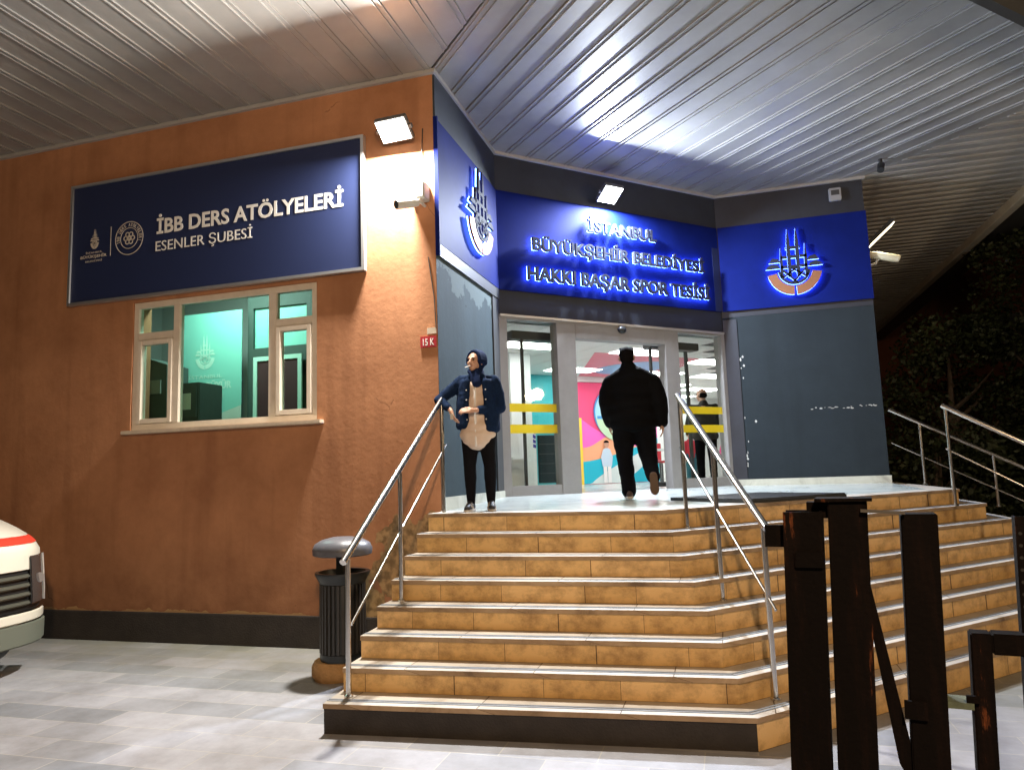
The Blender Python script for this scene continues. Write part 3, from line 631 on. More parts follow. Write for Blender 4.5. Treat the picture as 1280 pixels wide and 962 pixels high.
for i, ch in enumerate(word):
    if ch == ' ': continue
    a = R(195 - i*210/(len(word)-1)); cx, cy = -6.946+.170*math.cos(a), 4.852+.170*math.sin(a); rot = a-math.pi/2
    hw = .006 if ch == 'İ' else .014
    hh = .026 if ch in 'İÖ' else .021
    def TC(v, cx=cx, cy=cy, rot=rot):
        return TS(Vector((cx+v.x*math.cos(rot)-v.y*math.sin(rot), cy+v.x*math.sin(rot)+v.y*math.cos(rot), v.z)))
    ms.append(text_mesh(ch, (-hw, -.021, hw, hh), TC, .001, .01))
link('seal_lettering', join_meshes('seal_lettering', ms, M_LOGO), bb)

# ------------------------------------------------------------------ window
wn = thing('window', 'cream framed five pane window under the billboard, teal light inside', 'window', Wp(((wx0+wx1)/2, wz0, 0)))
b = MB()
def wbar(x0, z0, x1, z1, d0=-.10, d1=-.02, mb=None): (mb or b).box((x0, z0, d0), (x1, z1, d1), Wp)
fwid = .075
wbar(wx0, wz0, wx1, wz0+fwid); wbar(wx0, wz1-fwid, wx1, wz1); wbar(wx0, wz0+fwid, wx0+fwid, wz1-fwid); wbar(wx1-fwid, wz0+fwid, wx1, wz1-fwid)
m1, m2 = -6.265, -4.93
wbar(m1-.045, wz0+fwid, m1+.045, wz1-fwid, -.10, -.018); wbar(m2-.05, wz0+fwid, m2+.05, wz1-fwid, -.10, -.018)
zt = 3.60
wbar(wx0+fwid, zt-.045, m1-.045, zt+.045, -.10, -.019); wbar(m2+.05, zt-.045, wx1-fwid, zt+.045, -.10, -.019)
b.build('frame', M_PVC, wn, bevel=.005)
for x0, x1 in ((wx0+fwid, m1-.045), (m2+.05, wx1-fwid)):
    s = MB(); z0, z1 = wz0+fwid, zt-.045
    for a in ((x0+.006, z0+.006, x0+.062, z1-.006), (x1-.062, z0+.006, x1-.006, z1-.006), (x0+.062, z0+.006, x1-.062, z0+.062), (x0+.062, z1-.062, x1-.062, z1-.006)): wbar(*a, -.09, -.004, s)
    so = s.build('casement', M_PVC, wn, bevel=.005)
    MB().box((x0+.06, z0+.06, -.06), (x1-.06, z1-.06, -.052), Wp).build('pane', M_WGLASS, so)
    MB().box((x0, zt+.045, -.06), (x1, wz1-fwid, -.052), Wp).build('pane', M_WGLASS, wn)
MB().box((m1+.045, wz0+fwid, -.06), (m2-.05, wz1-fwid, -.052), Wp).build('pane', M_WGLASS, wn)
MB().box((wx0-.06, wz0-.045, -.12), (wx1+.09, wz0-.002, .085), Wp).build('sill', M_SILL, wn, bevel=.006)

# things inside the office, seen through the window
M_BANNER = mat("banner_teal", (.24, .62, .54), rough=.5)
M_BANNER2 = mat("banner_pale", (.55, .66, .58), rough=.5)
M_PALEPRINT = mat("pale_print", (.50, .78, .68), rough=.5)
bn = thing('roll_up_banner', 'teal roll-up banner with pale city emblem standing inside the window', 'banner', (-6.95, 8.6, 1.6))
Bp = lambda v: Vector((v[0], 8.6-v[2], v[1]))
MB().box((-7.50, 1.75, 0), (-6.44, 4.22, .008), Bp).build('banner_sheet', M_BANNER, bn)
MB().prism([(-7.50, 2.55), (-6.44, 2.86), (-6.44, 1.76), (-7.50, 1.76)], .009, .011, Bp).build('banner_wave', M_BANNER2, bn)
MB().box((-7.52, 1.6, -.06), (-6.42, 1.75, .06), Bp).build('banner_base', M_ALU, bn, bevel=.01)
emblem_obj('banner_emblem', Bp, -7.05, 3.40, .40, .45, .009, .012, M_PALEPRINT, bn, EMB+EMB_PLATES)
TB = lambda v: Bp((v.x, v.y, v.z+.011))
link('banner_lettering', join_meshes('banner_lettering', [text_mesh("İSTANBUL", (-7.33, 3.27, -6.76, 3.34), TB, .001, 0), text_mesh("BÜYÜR", (-7.02, 3.11, -6.60, 3.24), TB, .001, .03), text_mesh("BELEDİYE", (-7.05, 2.98, -6.73, 3.06), TB, .001, 0)], M_PALEPRINT), bn)
M_CAB = mat("cabinet_grey", (.07, .10, .09), rough=.6, noise=.2)
cb = thing('filing_cabinet', 'dark grey filing cabinet behind the middle pane', 'cabinet', (-6.65, 7.95, 1.6))
MB().box((-6.86, 7.75, 1.6), (-6.44, 8.2, 3.09)).build('cabinet_body', M_CAB, cb, bevel=.01)
for z0 in (1.7, 2.17, 2.64): MB().box((-6.83, 7.73, z0), (-6.47, 7.748, z0+.40)).build('drawer', M_CAB, cb, bevel=.004)
MB().box((-6.75, 7.727, 2.74), (-6.55, 7.7285, 2.95)).build('paper_notice', M_BANNER2, cb)
cb2 = thing('storage_cupboard', 'tall dark cupboard behind the left casement', 'cupboard', (-7.2, 7.95, 1.6))
MB().prism([(-7.55, 1.6), (-6.98, 1.6), (-6.98, 3.36), (-7.4, 3.50), (-7.55, 3.46)], -.4, 0, lambda v: Vector((v[0], 7.78-v[2], v[1]))).build('cupboard_body', M_CAB, cb2)
MB().box((-7.36, 7.755, 2.98), (-7.06, 7.777, 3.16)).build('label_plate', mat("cupboard_plate", (.22, .27, .25)), cb2)
pt = thing('office_partition', 'dark framed partition with small teal panes at the right of the office', 'partition', (-5.9, 8.65, 1.6))
M_PART = mat("partition_frame", (.045, .075, .065), rough=.6)
b = MB(); Pp = lambda v: Vector((v[0], 8.75-v[2], v[1]))
for a in ((-6.42, 1.6, -6.33, 4.7), (-6.33, 4.24, -4.6, 4.7), (-6.33, 1.6, -4.6, 3.66), (-5.47, 3.66, -5.33, 4.24)): b.box((a[0], a[1], 0), (a[2], a[3], .05), Pp)
b.build('partition_frame', M_PART, pt)
MB().box((-6.33, 3.66, 0), (-5.47, 4.24, .012), Pp).build('partition_pane', M_BANNER, pt); MB().box((-5.33, 3.66, 0), (-4.6, 4.24, .012), Pp).build('partition_pane', M_BANNER, pt)
fp = thing('framed_poster', 'dark red framed notice hanging inside the right casement', 'poster', (-5.87, 8.66, 2.4))
b = MB(); Fp = lambda v: Vector((v[0], 8.65-v[2], v[1]))
for a in ((-6.27, 2.35, -6.21, 3.52), (-5.56, 2.35, -5.50, 3.52), (-6.21, 3.46, -5.56, 3.52), (-6.21, 2.35, -5.56, 2.40)): b.box((a[0], a[1], 0), (a[2], a[3], .03), Fp)
b.build('poster_frame', M_PALEPRINT, fp)
MB().box((-6.21, 2.40, .003), (-5.56, 3.46, .012), Fp).build('poster_sheet', mat("poster_dark", (.07, .03, .035), rough=.4), fp)
MB().prism([(-5.80, 2.41), (-5.62, 2.41), (-5.68, 2.75)], .0125, .014, Fp).build('poster_picture', mat("poster_red", (.25, .05, .05), rough=.4), fp)

# ------------------------------------------------------------------ floodlights
FL1 = 800; FL2 = 900
M_FLOODLENS = mat("floodlight_lens", (.9, .9, .9), emit=(1, .97, .88), estr=22)
M_FLOODLENS2 = mat("floodlight_lens_cool", (.9, .9, .9), emit=(.95, .98, 1), estr=22)
M_FLOODBODY = mat("floodlight_body", (.12, .12, .12), rough=.5, metal=.3)
def flood(label, pos, out, tilt, wdt, hgt, power, col, lens):
    f = thing('floodlight', label, 'floodlight', pos)
    out = Vector(out).normalized(); d = (out*math.cos(R(tilt)) + Vector((0,0,-math.sin(R(tilt))))).normalized()
    side = d.cross(Vector((0,0,1))).normalized(); up = side.cross(d)
    T = Matrix((side, up, d)).transposed().to_4x4(); T.translation = Vector(pos)
    MB().box((-wdt/2-.02, -hgt/2-.02, -.07), (wdt/2+.02, hgt/2+.02, -.006), T).build('housing', M_FLOODBODY, f, bevel=.01)
    MB().box((-wdt/2, -hgt/2, -.005), (wdt/2, hgt/2, .004), T).build('lens', lens, f)
    b = MB(); b.box((-wdt/2-.045, -.02, -.06), (-wdt/2-.021, .02, -.02), T).build('yoke', M_FLOODBODY, f); b = MB(); b.box((wdt/2+.021, -.02, -.06), (wdt/2+.045, .02, -.02), T).build('yoke', M_FLOODBODY, f); b = MB()
    base = Vector(pos) - out*.205
    b.tube([Vector(pos)-d*.07, base], .016); b.build('bracket', M_FLOODBODY, f)
    lamp('flood_beam', 'AREA', Vector(pos)+d*.012, power, col, d, wdt, hgt)
    return f
flood('lit floodlight with warm white lens on orange wall beside billboard', (-3.255, 6.895, 5.55), (-.05, -1, 0), 53, .34, .24, FL1, (1, .94, .84), M_FLOODLENS)
flood('lit floodlight with cool white lens above the backlit letters', Dp((1.843, 5.855, .24)), (S2, -S2, 0), 58, .30, .28, FL2, (.80, .88, 1), M_FLOODLENS2)

# ------------------------------------------------------------------ staircase
NST = 8
zst = [.209+.1727*i for i in range(NST)]
yl = [4.79+.28*i for i in range(NST)]
cc = [(.073-.0955*i, 5.02+.233*i) for i in range(NST)]
ee = [(2.59+.285*(7-i), 9.95-.118*(7-i)) for i in range(NST)]
# keep the angled flight at 45 degrees
ee2 = []
for i in range(NST):
    cx, cy = cc[i]; ex, ey = ee[i]; k = ((ex-cx)+(ey-cy))/2; ee2.append((cx+k, cy+k*1.02))
def front(i, off=0.0):
    A = Vector((XC, yl[i])); C = Vector(cc[i]); E = Vector(ee2[i]); F = Vector((ee2[i][0], 15.0))
    pts = [A, C, E, F]
    if off:
        ns = []
        for p, q in zip(pts[:-1], pts[1:]):
            d = (q-p).normalized(); ns.append(Vector((d.y, -d.x)))
        out = [A + ns[0]*off]
        for k in (1, 2):
            n = (ns[k-1]+ns[k]).normalized(); out.append(pts[k] + n*off/max(.3, n.dot(ns[k])))
        out.append(F + ns[2]*off); pts = out
    return [tuple(p) for p in pts]
st = thing('staircase', 'wide marble staircase with pale treads and yellow stone risers wrapping the entrance', 'staircase', (0, 5.0, 0))
def offset_row(mb, outer, inner, z0, z1):
    n = len(outer)
    for k in range(n-1):
        mb.prism([outer[k], outer[k+1], inner[k+1], inner[k]], z0, z1)
M_EDGE = marble("tread_edge", (.46, .33, .20), (.34, .23, .13), (.14, .09, .05), .6)
tread_joints(M_EDGE)
def edge_mat(o):
    for p in o.data.polygons:
        if abs(p.normal.z) < .5: p.material_index = 1
    return o
for i in range(NST):
    zi = zst[i]; zb = 0 if i == 0 else zst[i-1]
    if i < NST-1:
        t = MB(); offset_row(t, front(i, .018), front(i, -.36), zi-.034, zi)
        # cover the side up to the building
        t.prism([front(i, -.36)[0], (XC+.0, YW+.2), (XC-.001, YW+.2), (XC-.001, front(i, -.36)[0][1])], zi-.034, zi)
        step = edge_mat(t.build('step', [M_TREAD, M_EDGE], st))
        s = MB()
        for o0 in (.045, .078):
            offset_row(s, front(i, -o0), front(i, -o0-.018), zi+.0005, zi+.0035)
        s.build('anti_slip_strip', M_STRIP, step)
    else:
        t = MB(); offset_row(t, front(i, .018), front(i, -.30), zi-.034, zi)
        step = edge_mat(t.build('step', [M_TREAD, M_EDGE], st))
        fr = front(i, -.298); wl = [(XC-.01, YW-.0, 1.428), (XC-.01, YN+.02, 1.478), (XD+.0, YR+.02, 1.466), (XR, YR+.01, 1.445), (ee2[i][0]-.29, 15.0, 1.42)]
        vs = [(fr[0][0], fr[0][1], zi-.001), (fr[1][0], fr[1][1], zi-.001), (fr[2][0], fr[2][1], zi-.001), (fr[3][0], fr[3][1], zi-.001)]
        # triangulated, gently falling floor
        V = vs + wl[::-1] if False else vs + wl
        fl = MB(); fl.add(V, [(0, 1, 5), (0, 5, 4), (1, 6, 5), (1, 2, 6), (2, 7, 6), (2, 3, 7), (3, 8, 7)])
        fl.build('landing_floor', M_FLOOR, st)
    # riser: thin slabs, UV along their length
    rp = front(i, 0.0); segs = [((XC, YW), rp[0])] + list(zip(rp[:-1], rp[1:]))
    mb = MB(); uvs = []
    u = random.uniform(0, 5)
    for k, (p, q) in enumerate(segs):
        p, q = Vector(p), Vector(q); L = (q-p).length; d = (q-p)/L; n = Vector((-d.y, d.x))*.02
        e = d*.0
        base = len(mb.v)
        P = [(p.x, p.y, zb), (q.x, q.y, zb), (q.x, q.y, zi-.034), (p.x, p.y, zi-.034)]
        mb.mi = 1 if (i == 0 and k <= 1) else 0
        mb.add(P, [(0, 1, 2, 3)]); uvs.append([(u, 0), (u+L, 0), (u+L, .17), (u, .17)]); u += L
    me = mb.mesh('riser', [M_RISER, M_PLINTH]); uvl = me.uv_layers.new(name='UVMap')
    k = 0
    for f in uvs:
        for c in f: uvl.data[k].uv = c; k += 1
    ro = link('riser', me, step)

# door mat
dm = MB(); 
mp_ = [(-.30, 8.15), (.62, 6.98), (1.62, 7.98), (1.05, 8.95)]
a0, a1, a2, a3 = [Vector(p) for p in ((-.62, 8.26), (.20, 7.47), (1.20, 8.47), (.36, 9.28))]
zm = 1.437
for k in range(26):
    f0, f1 = k/26, (k+.62)/26
    p0, p1 = a0.lerp(a1, f0), a0.lerp(a1, f1); q0, q1 = a3.lerp(a2, f0), a3.lerp(a2, f1)
    dm.prism([tuple(p0), tuple(p1), tuple(q1), tuple(q0)], zm+.012, zm+.024)
dm.prism([tuple(a0), tuple(a1), tuple(a2), tuple(a3)], zm-.02, zm+.012)
tag(dm.build('door_mat', M_BLACK), 'black ribbed rubber mat on the landing right of the doors', 'mat')

# ------------------------------------------------------------------ handrails
def handrail(label, posts, top0, top1, mid0, mid1, rt=.027, rp=.02, rm=.011):
    h = thing('handrail', label, 'handrail', posts[0][0], group='stainless handrails of the staircase')
    for base, z in posts:
        MB().tube([base, (base[0], base[1], z-.02)], rp, 14).build('post', M_STEEL, h, smooth=True)
        MB().lathe([(.035, 0), (.035, .012), (.022, .02)], base, 20).build('base_flange', M_STEEL, h, smooth=True)
    MB().tube([top0, top1], rt, 18).build('top_rail', M_STEEL, h, smooth=True)
    MB().tube([mid0, mid1], rm, 12).build('mid_rail', M_STEEL, h, smooth=True)
    return h
xl = -2.765
def zline(y, y0, z0, y1, z1): return z0+(y-y0)*(z1-z0)/(y1-y0)
lt0, lt1 = (xl-.01, 4.90, 1.175), (xl-.01, 6.98, 2.60)
handrail('stainless handrail on the left edge of the stairs, in front of the bin',
         [((xl, y, z), zline(y, 4.90, 1.175, 6.98, 2.60)) for y, z in ((4.955, zst[0]), (5.88, zst[3]), (6.90, zst[6]))],
         lt0, lt1, (xl, 5.0, .71), (xl, 7.0, 2.10))
# inner right rail runs down the mitre of the two flights
i0, i1 = Vector((-.400, 6.88, 2.455)), Vector((.232, 5.36, 1.355))
def on_i(f): return i0.lerp(i1, f)
handrail('stainless handrail down the middle of the stairs by the rusty posts',
         [((p.x, p.y, z), on_i(f).z) for f, z in ((.03, zst[6]), (.47, zst[3]), (.97, zst[0])) for p in (on_i(f),)],
         tuple(i0), tuple(i1), (i0.x, i0.y, i0.z-.48), (i1.x+.02, i1.y-.05, i1.z-.54))
o0, o1 = Vector((2.44, 9.47, 2.40)), Vector((4.12, 8.78, 1.25))
def on_o(f): return o0.lerp(o1, f)
handrail('stainless handrail at the right corner of the landing, nearer one before the hedge',
         [((p.x, p.y, z), on_o(f).z) for f, z in ((.02, zst[6]), (.52, zst[3]), (.97, zst[0])) for p in (on_o(f),)],
         tuple(o0), tuple(o1), (o0.x, o0.y, o0.z-.50), (o1.x, o1.y, o1.z-.50))
q0, q1 = Vector((2.40, 12.1, 2.545)), Vector((4.75, 12.1, 1.25))
def on_q(f): return q0.lerp(q1, f)
handrail('thin stainless handrail starting at the slate wall end, farthest one by the hedge',
         [((p.x, p.y, z), on_q(f).z) for f, z in ((.17, 1.42), (.56, zst[5]), (.97, zst[0])) for p in (on_q(f),)],
         tuple(q0), tuple(q1), (q0.x, q0.y, q0.z-.50), (q1.x, q1.y, q1.z-.50))

# ------------------------------------------------------------------ litter bin
bx_, by_ = -3.47, 6.12
bi = thing('litter_bin', 'black slatted litter bin with domed lid on a round stone base by the stairs', 'bin', (bx_, by_, 0))
M_STONE = mat("bin_base_stone", (.50, .29, .12), rough=.85, noise=.35, nscale=14, bump=.6, bscale=50)
MB().lathe([(.10, 0), (.19, .0), (.215, .04), (.215, .12), (.19, .165), (.10, .17)], (bx_-.06, by_-.02, 0), 32).build('stone_base', M_STONE, bi, smooth=True)
M_BINBLACK = mat("bin_black_paint", (.012, .014, .014), rough=.35)
b = MB().lathe([(.05, .17), (.20, .17), (.205, .20), (.205, .235), (.19, .24), (.19, .84), (.205, .845), (.235, .90), (.25, .925), (.25, .945), (.215, .945), (.19, .86), (.05, .84)], (bx_, by_, 0), 40)
b.build('drum', M_BINBLACK, bi, smooth=True)
M_BINSLAT = mat("bin_slat_paint", (.035, .034, .034), rough=.4)
sl = MB()
for k in range(30):
    a = 2*math.pi*k/30; T = Matrix.Translation((bx_, by_, 0)) @ Matrix.Rotation(a, 4, 'Z')
    sl.box((.189, -.0105, .24), (.208, .0105, .84), T)
sl.build('slats', M_BINSLAT, bi)
MB().box((bx_-.05, by_-.03, .84), (bx_+.02, by_+.05, 1.20)).build('lid_post', M_BINBLACK, bi)
MB().lathe([(.02, 1.09), (.255, 1.09), (.275, 1.10), (.28, 1.15), (.255, 1.20), (.19, 1.235), (.1, 1.255), (.02, 1.26)], (bx_+.0, by_, 0), 40, 1, .9).build('lid', mat("bin_lid", (.10, .105, .125), rough=.35), bi, smooth=True)

# ------------------------------------------------------------------ small wall fittings
jb = thing('junction_box', 'white junction box under a cable at the corner of the orange wall', 'junction box', Wp((-3.03, 4.85, 0)))
MB().box((-3.13, 4.765, 0), (-2.93, 4.955, .16), Wp).build('box_body', M_CCTV, jb, bevel=.008)
MB().box((-3.12, 4.775, .16), (-2.94, 4.945, .172), Wp).build('box_lid', M_CCTV, jb, bevel=.004)
cc_ = thing('security_camera', 'white bullet security camera below the junction box on orange wall', 'security camera', Wp((-3.0, 4.68, 0)))
cd = Vector((-.55, -.75, -.28)).normalized(); c0 = Vector((-2.99, YW-.20, 4.70))
MB().tube([c0, c0+cd*.05, c0+cd*.25, c0+cd*.27], [.04, .05, .052, .05], 20).build('camera_body', M_CCTV, cc_, smooth=True)
MB().tube([c0+cd*.268, c0+cd*.274], [.042, .042], 20).build('camera_lens', M_BLACK, cc_)
MB().tube([c0+Vector((.0, .2, .03)), c0+Vector((0, .06, .03)), c0+cd*.06], .017, 10).build('camera_arm', M_CCTV, cc_)
MB().tube([Wp((-2.995, 5.62, .012)), Wp((-3.01, 5.3, .014)), Wp((-3.03, 4.95, .02))], .007, 8).build('cable', M_BLACK)
tag(bpy.data.objects['cable'], 'thin black cable running down the orange wall to the junction box', 'cable')
tag(MB().tube([Wp((-2.96, 4.15, .008)), Wp((-2.94, 4.0, .01)), Wp((-2.90, 3.70, .01)), Wp((-2.885, 3.35, .01))], .006, 8).build('loose_wire', M_DARKGREY), 'loose thin wire hanging on orange wall above the red plate', 'wire')
npl = thing('house_number_plate', 'small red house number plate at the corner of the orange wall', 'number plate', Wp((-2.98, 3.2, 0)))
M_RED = mat("plate_red", (.35, .02, .03), rough=.5)
MB().box((-3.07, 3.155, .003), (-2.885, 3.275, .012), Wp).build('plate', M_RED, npl)
link('plate_lettering', join_meshes('plate_lettering', [text_mesh("15 K", (-3.04, 3.175, -2.91, 3.25), lambda v: Wp((v.x, v.y, v.z+.0135)), .001, .015)], M_WHITE), npl)
npl2 = MB().box((-2.99, 3.30, .003), (-2.885, 3.365, .010), Wp).build('notice_plate', M_PALEPRINT if False else M_SILL); tag(npl2, 'tiny pale plate just above the red number plate', 'plate')
sb = thing('siren_box', 'small grey box high on the dark wall above the right emblem panel', 'alarm box', Rp((1.98, 6.05, 0)))
MB().box((1.86, 5.93, .005), (2.04, 6.14, .08), Rp).build('box_body', mat("siren_grey", (.30, .31, .33), rough=.6), sb, bevel=.01)
MB().box((1.89, 6.02, .08), (2.01, 6.10, .085), Rp).build('box_grille', M_DARKGREY, sb)
# fittings round the corner, on the side wall
f2 = thing('floodlight', 'black floodlight seen edge on round the right wall corner, lighting the far soffit', 'floodlight', (XR, 12.6, 5.3))
T = Matrix.Translation((2.60, 12.5, 5.40)) @ Matrix.Rotation(R(-42), 4, 'Y')
MB().box((-.26, -.13, -.03), (.26, .13, .035), T).build('housing', M_BLACK, f2, bevel=.01)
MB().box((-.24, -.115, -.042), (.24, .115, -.031), T).build('lens', mat("floodlight_lens_warm", (.9, .9, .8), emit=(1, .86, .58), estr=6), f2)
MB().tube([(XR, 12.5, 5.28), (2.46, 12.5, 5.30), (2.58, 12.5, 5.36)], .02, 10).build('bracket', M_BLACK, f2)
lamp('side_flood_beam', 'AREA', T @ Vector((0, 0, -.05)), 25, (1, .84, .55), T.to_3x3() @ Vector((0, 0, -1)), .46, .22)
c2 = thing('security_camera', 'pale security camera round the right wall corner below the black floodlight', 'security camera', (XR, 12.5, 4.9))
MB().tube([(2.40, 12.35, 5.03), (2.50, 12.33, 5.0), (2.78, 12.28, 4.90), (2.80, 12.28, 4.89)], [.05, .062, .062, .05], 18).build('camera_body', mat("camera_cream", (.62, .58, .42), rough=.5), c2, smooth=True)
MB().tube([(XR, 12.35, 4.86), (2.47, 12.35, 4.88), (2.52, 12.33, 4.96)], .02, 10).build('camera_arm', M_CCTV, c2)
MB().tube([(2.80, 12.28, 4.89), (2.806, 12.279, 4.888)], .048, 18).build('camera_lens', M_BLACK, c2)
pir = thing('soffit_sensor', 'small black sensor hanging from the soffit near the right wall', 'sensor', (2.52, 11.6, ZS))
MB().tube([(2.52, 11.6, ZS-.01), (2.52, 11.6, ZS-.10)], .028, 12).build('sensor_stem', M_BLACK, pir)
MB().tube([(2.53, 11.62, ZS-.09), (2.50, 11.55, ZS-.20)], .05, 14).build('sensor_head', M_BLACK, pir, smooth=True)

# ------------------------------------------------------------------ rusty steel posts in the foreground
gu = Vector((.988, -.156, 0)); gv = Vector((.156, .988, 0)); g0 = Vector((.17, 1.95, 0))
def Gp(v): return g0 + gu*(v[0]+.042*(v[2]-1.66)) + gv*v[1] + Vector((0, 0, v[2]))     # the broken gate leans a little
gp = thing('steel_post', 'rusty square steel post with open top, leftmost of the foreground posts', 'post', g0)
b = MB(); x0, x1, d1 = -.0446, .0461, .09
for lo, hi in (((x0, 0, 0), (x1, .007, 1.672)), ((x0, d1-.007, 0), (x1, d1, 1.672)), ((x0, .007, 0), (x0+.007, d1-.007, 1.668)), ((x1-.007, .007, 0), (x1, d1-.007, 1.674))): b.box(lo, hi, Gp)
b.build('post_tube', M_RUST, gp)
MB().box((-.020, -.009, 1.535), (.046, -.0005, 1.578), Gp).build('hinge_plate', M_RUST, gp, bevel=.003)
MB().box((-.092, .03, 1.583), (x0-.001, .042, 1.638), Gp).build('lug', M_RUST, gp)
gt = thing('steel_gate', 'rusty broken steel gate frame of two posts joined by bar and diagonal brace', 'gate', g0+gu*.2)
MB().box((.0593, .0, 0), (.1471, .085, 1.695), Gp).build('post', M_RUST, gt, bevel=.003)
MB().box((.030, -.008, 1.696), (.158, .095, 1.704), Gp).build('cap_plate', M_RUST, gt)
MB().box((.010, .02, 1.655), (.0588, .07, 1.695), Gp).build('bracket', M_RUST, gt)
MB().box((.2163, .0, 0), (.2929, .075, 1.665), Gp).build('post', M_RUST, gt, bevel=.003)
MB().prism([(.132, 1.678), (.226, 1.672), (.226, 1.665), (.132, 1.671)], -.014, -.001, lambda v: Gp((v[0], v[2], v[1]))).build('tie_bar', mat("weld_steel", (.10, .095, .09), rough=.45, metal=.5), gt)
MB().prism([(.140, 1.53), (.140, 1.42), (.190, 1.10), (.2155, 1.05), (.2155, 1.14)], .01, .05, lambda v: Gp((v[0], v[2], v[1]))).build('brace', M_RUST, gt)
MB().box((.205, -.010, 1.205), (.252, -.001, 1.245), Gp).build('weld_plate', M_RUST, gt)
g3 = thing('steel_gate', 'low rusty angle frame welded to the right foreground post by a green plate', 'gate', g0+gu*.36)
MB().box((.345, .02, 0), (.387, .07, 1.397), Gp).build('post', M_RUST, g3, bevel=.003)
MB().box((.3875, .02, 1.352), (.80, .07, 1.398), Gp).build('top_rail', M_RUST, g3, bevel=.003)
MB().box((.2935, .01, 1.232), (.3445, .07, 1.246), Gp).build('link_plate', mat("green_paint", (.10, .13, .09), rough=.7, noise=.5, nscale=40), g3)
MB().box((.330, .01, 1.247), (.356, .019, 1.262), Gp).build('weld_lump', M_RUST, g3)
g4 = thing('perforated_post', 'thin perforated steel post at the right edge in front of stairs', 'post', g0+gu*.5)
b = MB().box((.449, .05, 0), (.470, .053, 1.655), Gp); b.box((.449, .0535, 0), (.452, .09, 1.655), Gp)
b.build('post_channel', M_RUST, g4)
for k in range(22): MB().tube([Gp((.4575, .0496, 1.05+k*.027)), Gp((.4575, .0492, 1.05+k*.027))], .004, 8).build('post_hole', M_DARKGAP, g4)

# ------------------------------------------------------------------ people
def caps(mb, p0, r0_, p1, r1_, n=14):
    """closed tapered capsule"""
    p0, p1 = Vector(p0), Vector(p1); d = (p1-p0); L = d.length; d.normalize()
    a = d.orthogonal().normalized(); b_ = d.cross(a); rings = []
    for i in range(5):
        t = -math.pi/2 + math.pi/2*i/5 + .12; rings.append((p0 + d*math.sin(t)*r0_, math.cos(t)*r0_))
    for i in range(1, 6):
        t = math.pi/2*i/5 - .12; rings.append((p1 + d*math.sin(t)*r1_, math.cos(t)*r1_))
    o = len(mb.v)
    for c, r in rings:
        for k in range(n):
            t = 2*math.pi*k/n; mb.v.append(tuple(c + (a*math.cos(t)+b_*math.sin(t))*r))
    m = len(rings)
    for i in range(m-1):
        for k in range(n):
            mb.f.append((o+i*n+k, o+i*n+(k+1)%n, o+(i+1)*n+(k+1)%n, o+(i+1)*n+k)); mb.m.append(0)
    mb.f.append(tuple(o+k for k in range(n))[::-1]); mb.m.append(0)
    e = o+(m-1)*n; mb.f.append(tuple(e+k for k in range(n))); mb.m.append(0)
def chain(mb, pts):
    for (p, r), (q, s) in zip(pts[:-1], pts[1:]): caps(mb, p, r, q, s)
def grow(mb, name, m, parent, voxel=.012, smooth=4, fold=0.0, fscale=9):
    """one continuous skin over the overlapping volumes"""
    me = mb.mesh(name, m); o = bpy.data.objects.new(name, me); sc.collection.objects.link(o)
    md = o.modifiers.new('r', 'REMESH'); md.mode = 'VOXEL'; md.voxel_size = voxel; md.use_smooth_shade = True
    ms = o.modifiers.new('s', 'SMOOTH'); ms.iterations = smooth; ms.factor = .5
    if fold > 0:
        tx = bpy.data.textures.new('fold', 'CLOUDS'); tx.noise_scale = 1/fscale
        dm_ = o.modifiers.new('d', 'DISPLACE'); dm_.texture = tx; dm_.strength = fold; dm_.mid_level = .5; dm_.texture_coords = 'LOCAL'
    bpy.context.view_layer.update(); dg = bpy.context.evaluated_depsgraph_get()
    out = bpy.data.meshes.new_from_object(o.evaluated_get(dg)); bpy.data.objects.remove(o); out.name = name
    out.materials.clear(); out.materials.append(m)
    return link(name, out, parent, True, 180)
def ell(mb, c, r, T=None): mb.ball(c, r, 20, 14, T)
def hand(mb, wrist, direction, palm_n, curl=.5, side=1, s=1.0):
    """palm, four unequal bent fingers and a thumb leaving the side of the palm"""
    w_ = Vector(wrist); d = Vector(direction).normalized(); n = Vector(palm_n).normalized(); x = d.cross(n).normalized()*side
    caps(mb, w_, .024*s, w_+d*.03*s, .028*s)
    for k in (-1, 0, 1): caps(mb, w_+d*.02*s+x*k*.02*s, .016*s, w_+d*.085*s+x*k*.026*s, .015*s)
    for k, L in zip((-1.5, -.5, .5, 1.5), (.062, .078, .074, .058)):
        p = w_+d*.088*s+x*k*.0195*s; dd = d; r_ = .0092*s
        for j, f in enumerate((.45, .32, .23)):
            ang = curl*(.35+.45*j); dd2 = (d*math.cos(ang)+n*math.sin(ang)).normalized()
            q = p+dd2*L*f*s*1.15; caps(mb, p, r_, q, r_*.92, 8); p = q; r_ *= .93
    b0 = w_+d*.03*s-x*.024*s; b1 = b0+(d*.6-x*.7+n*.35).normalized()*.04*s; b2 = b1+(d*.9-x*.1+n*.45).normalized()*.034*s
    caps(mb, b0, .013*s, b1, .0115*s, 8); caps(mb, b1, .0112*s, b2, .009*s, 8)

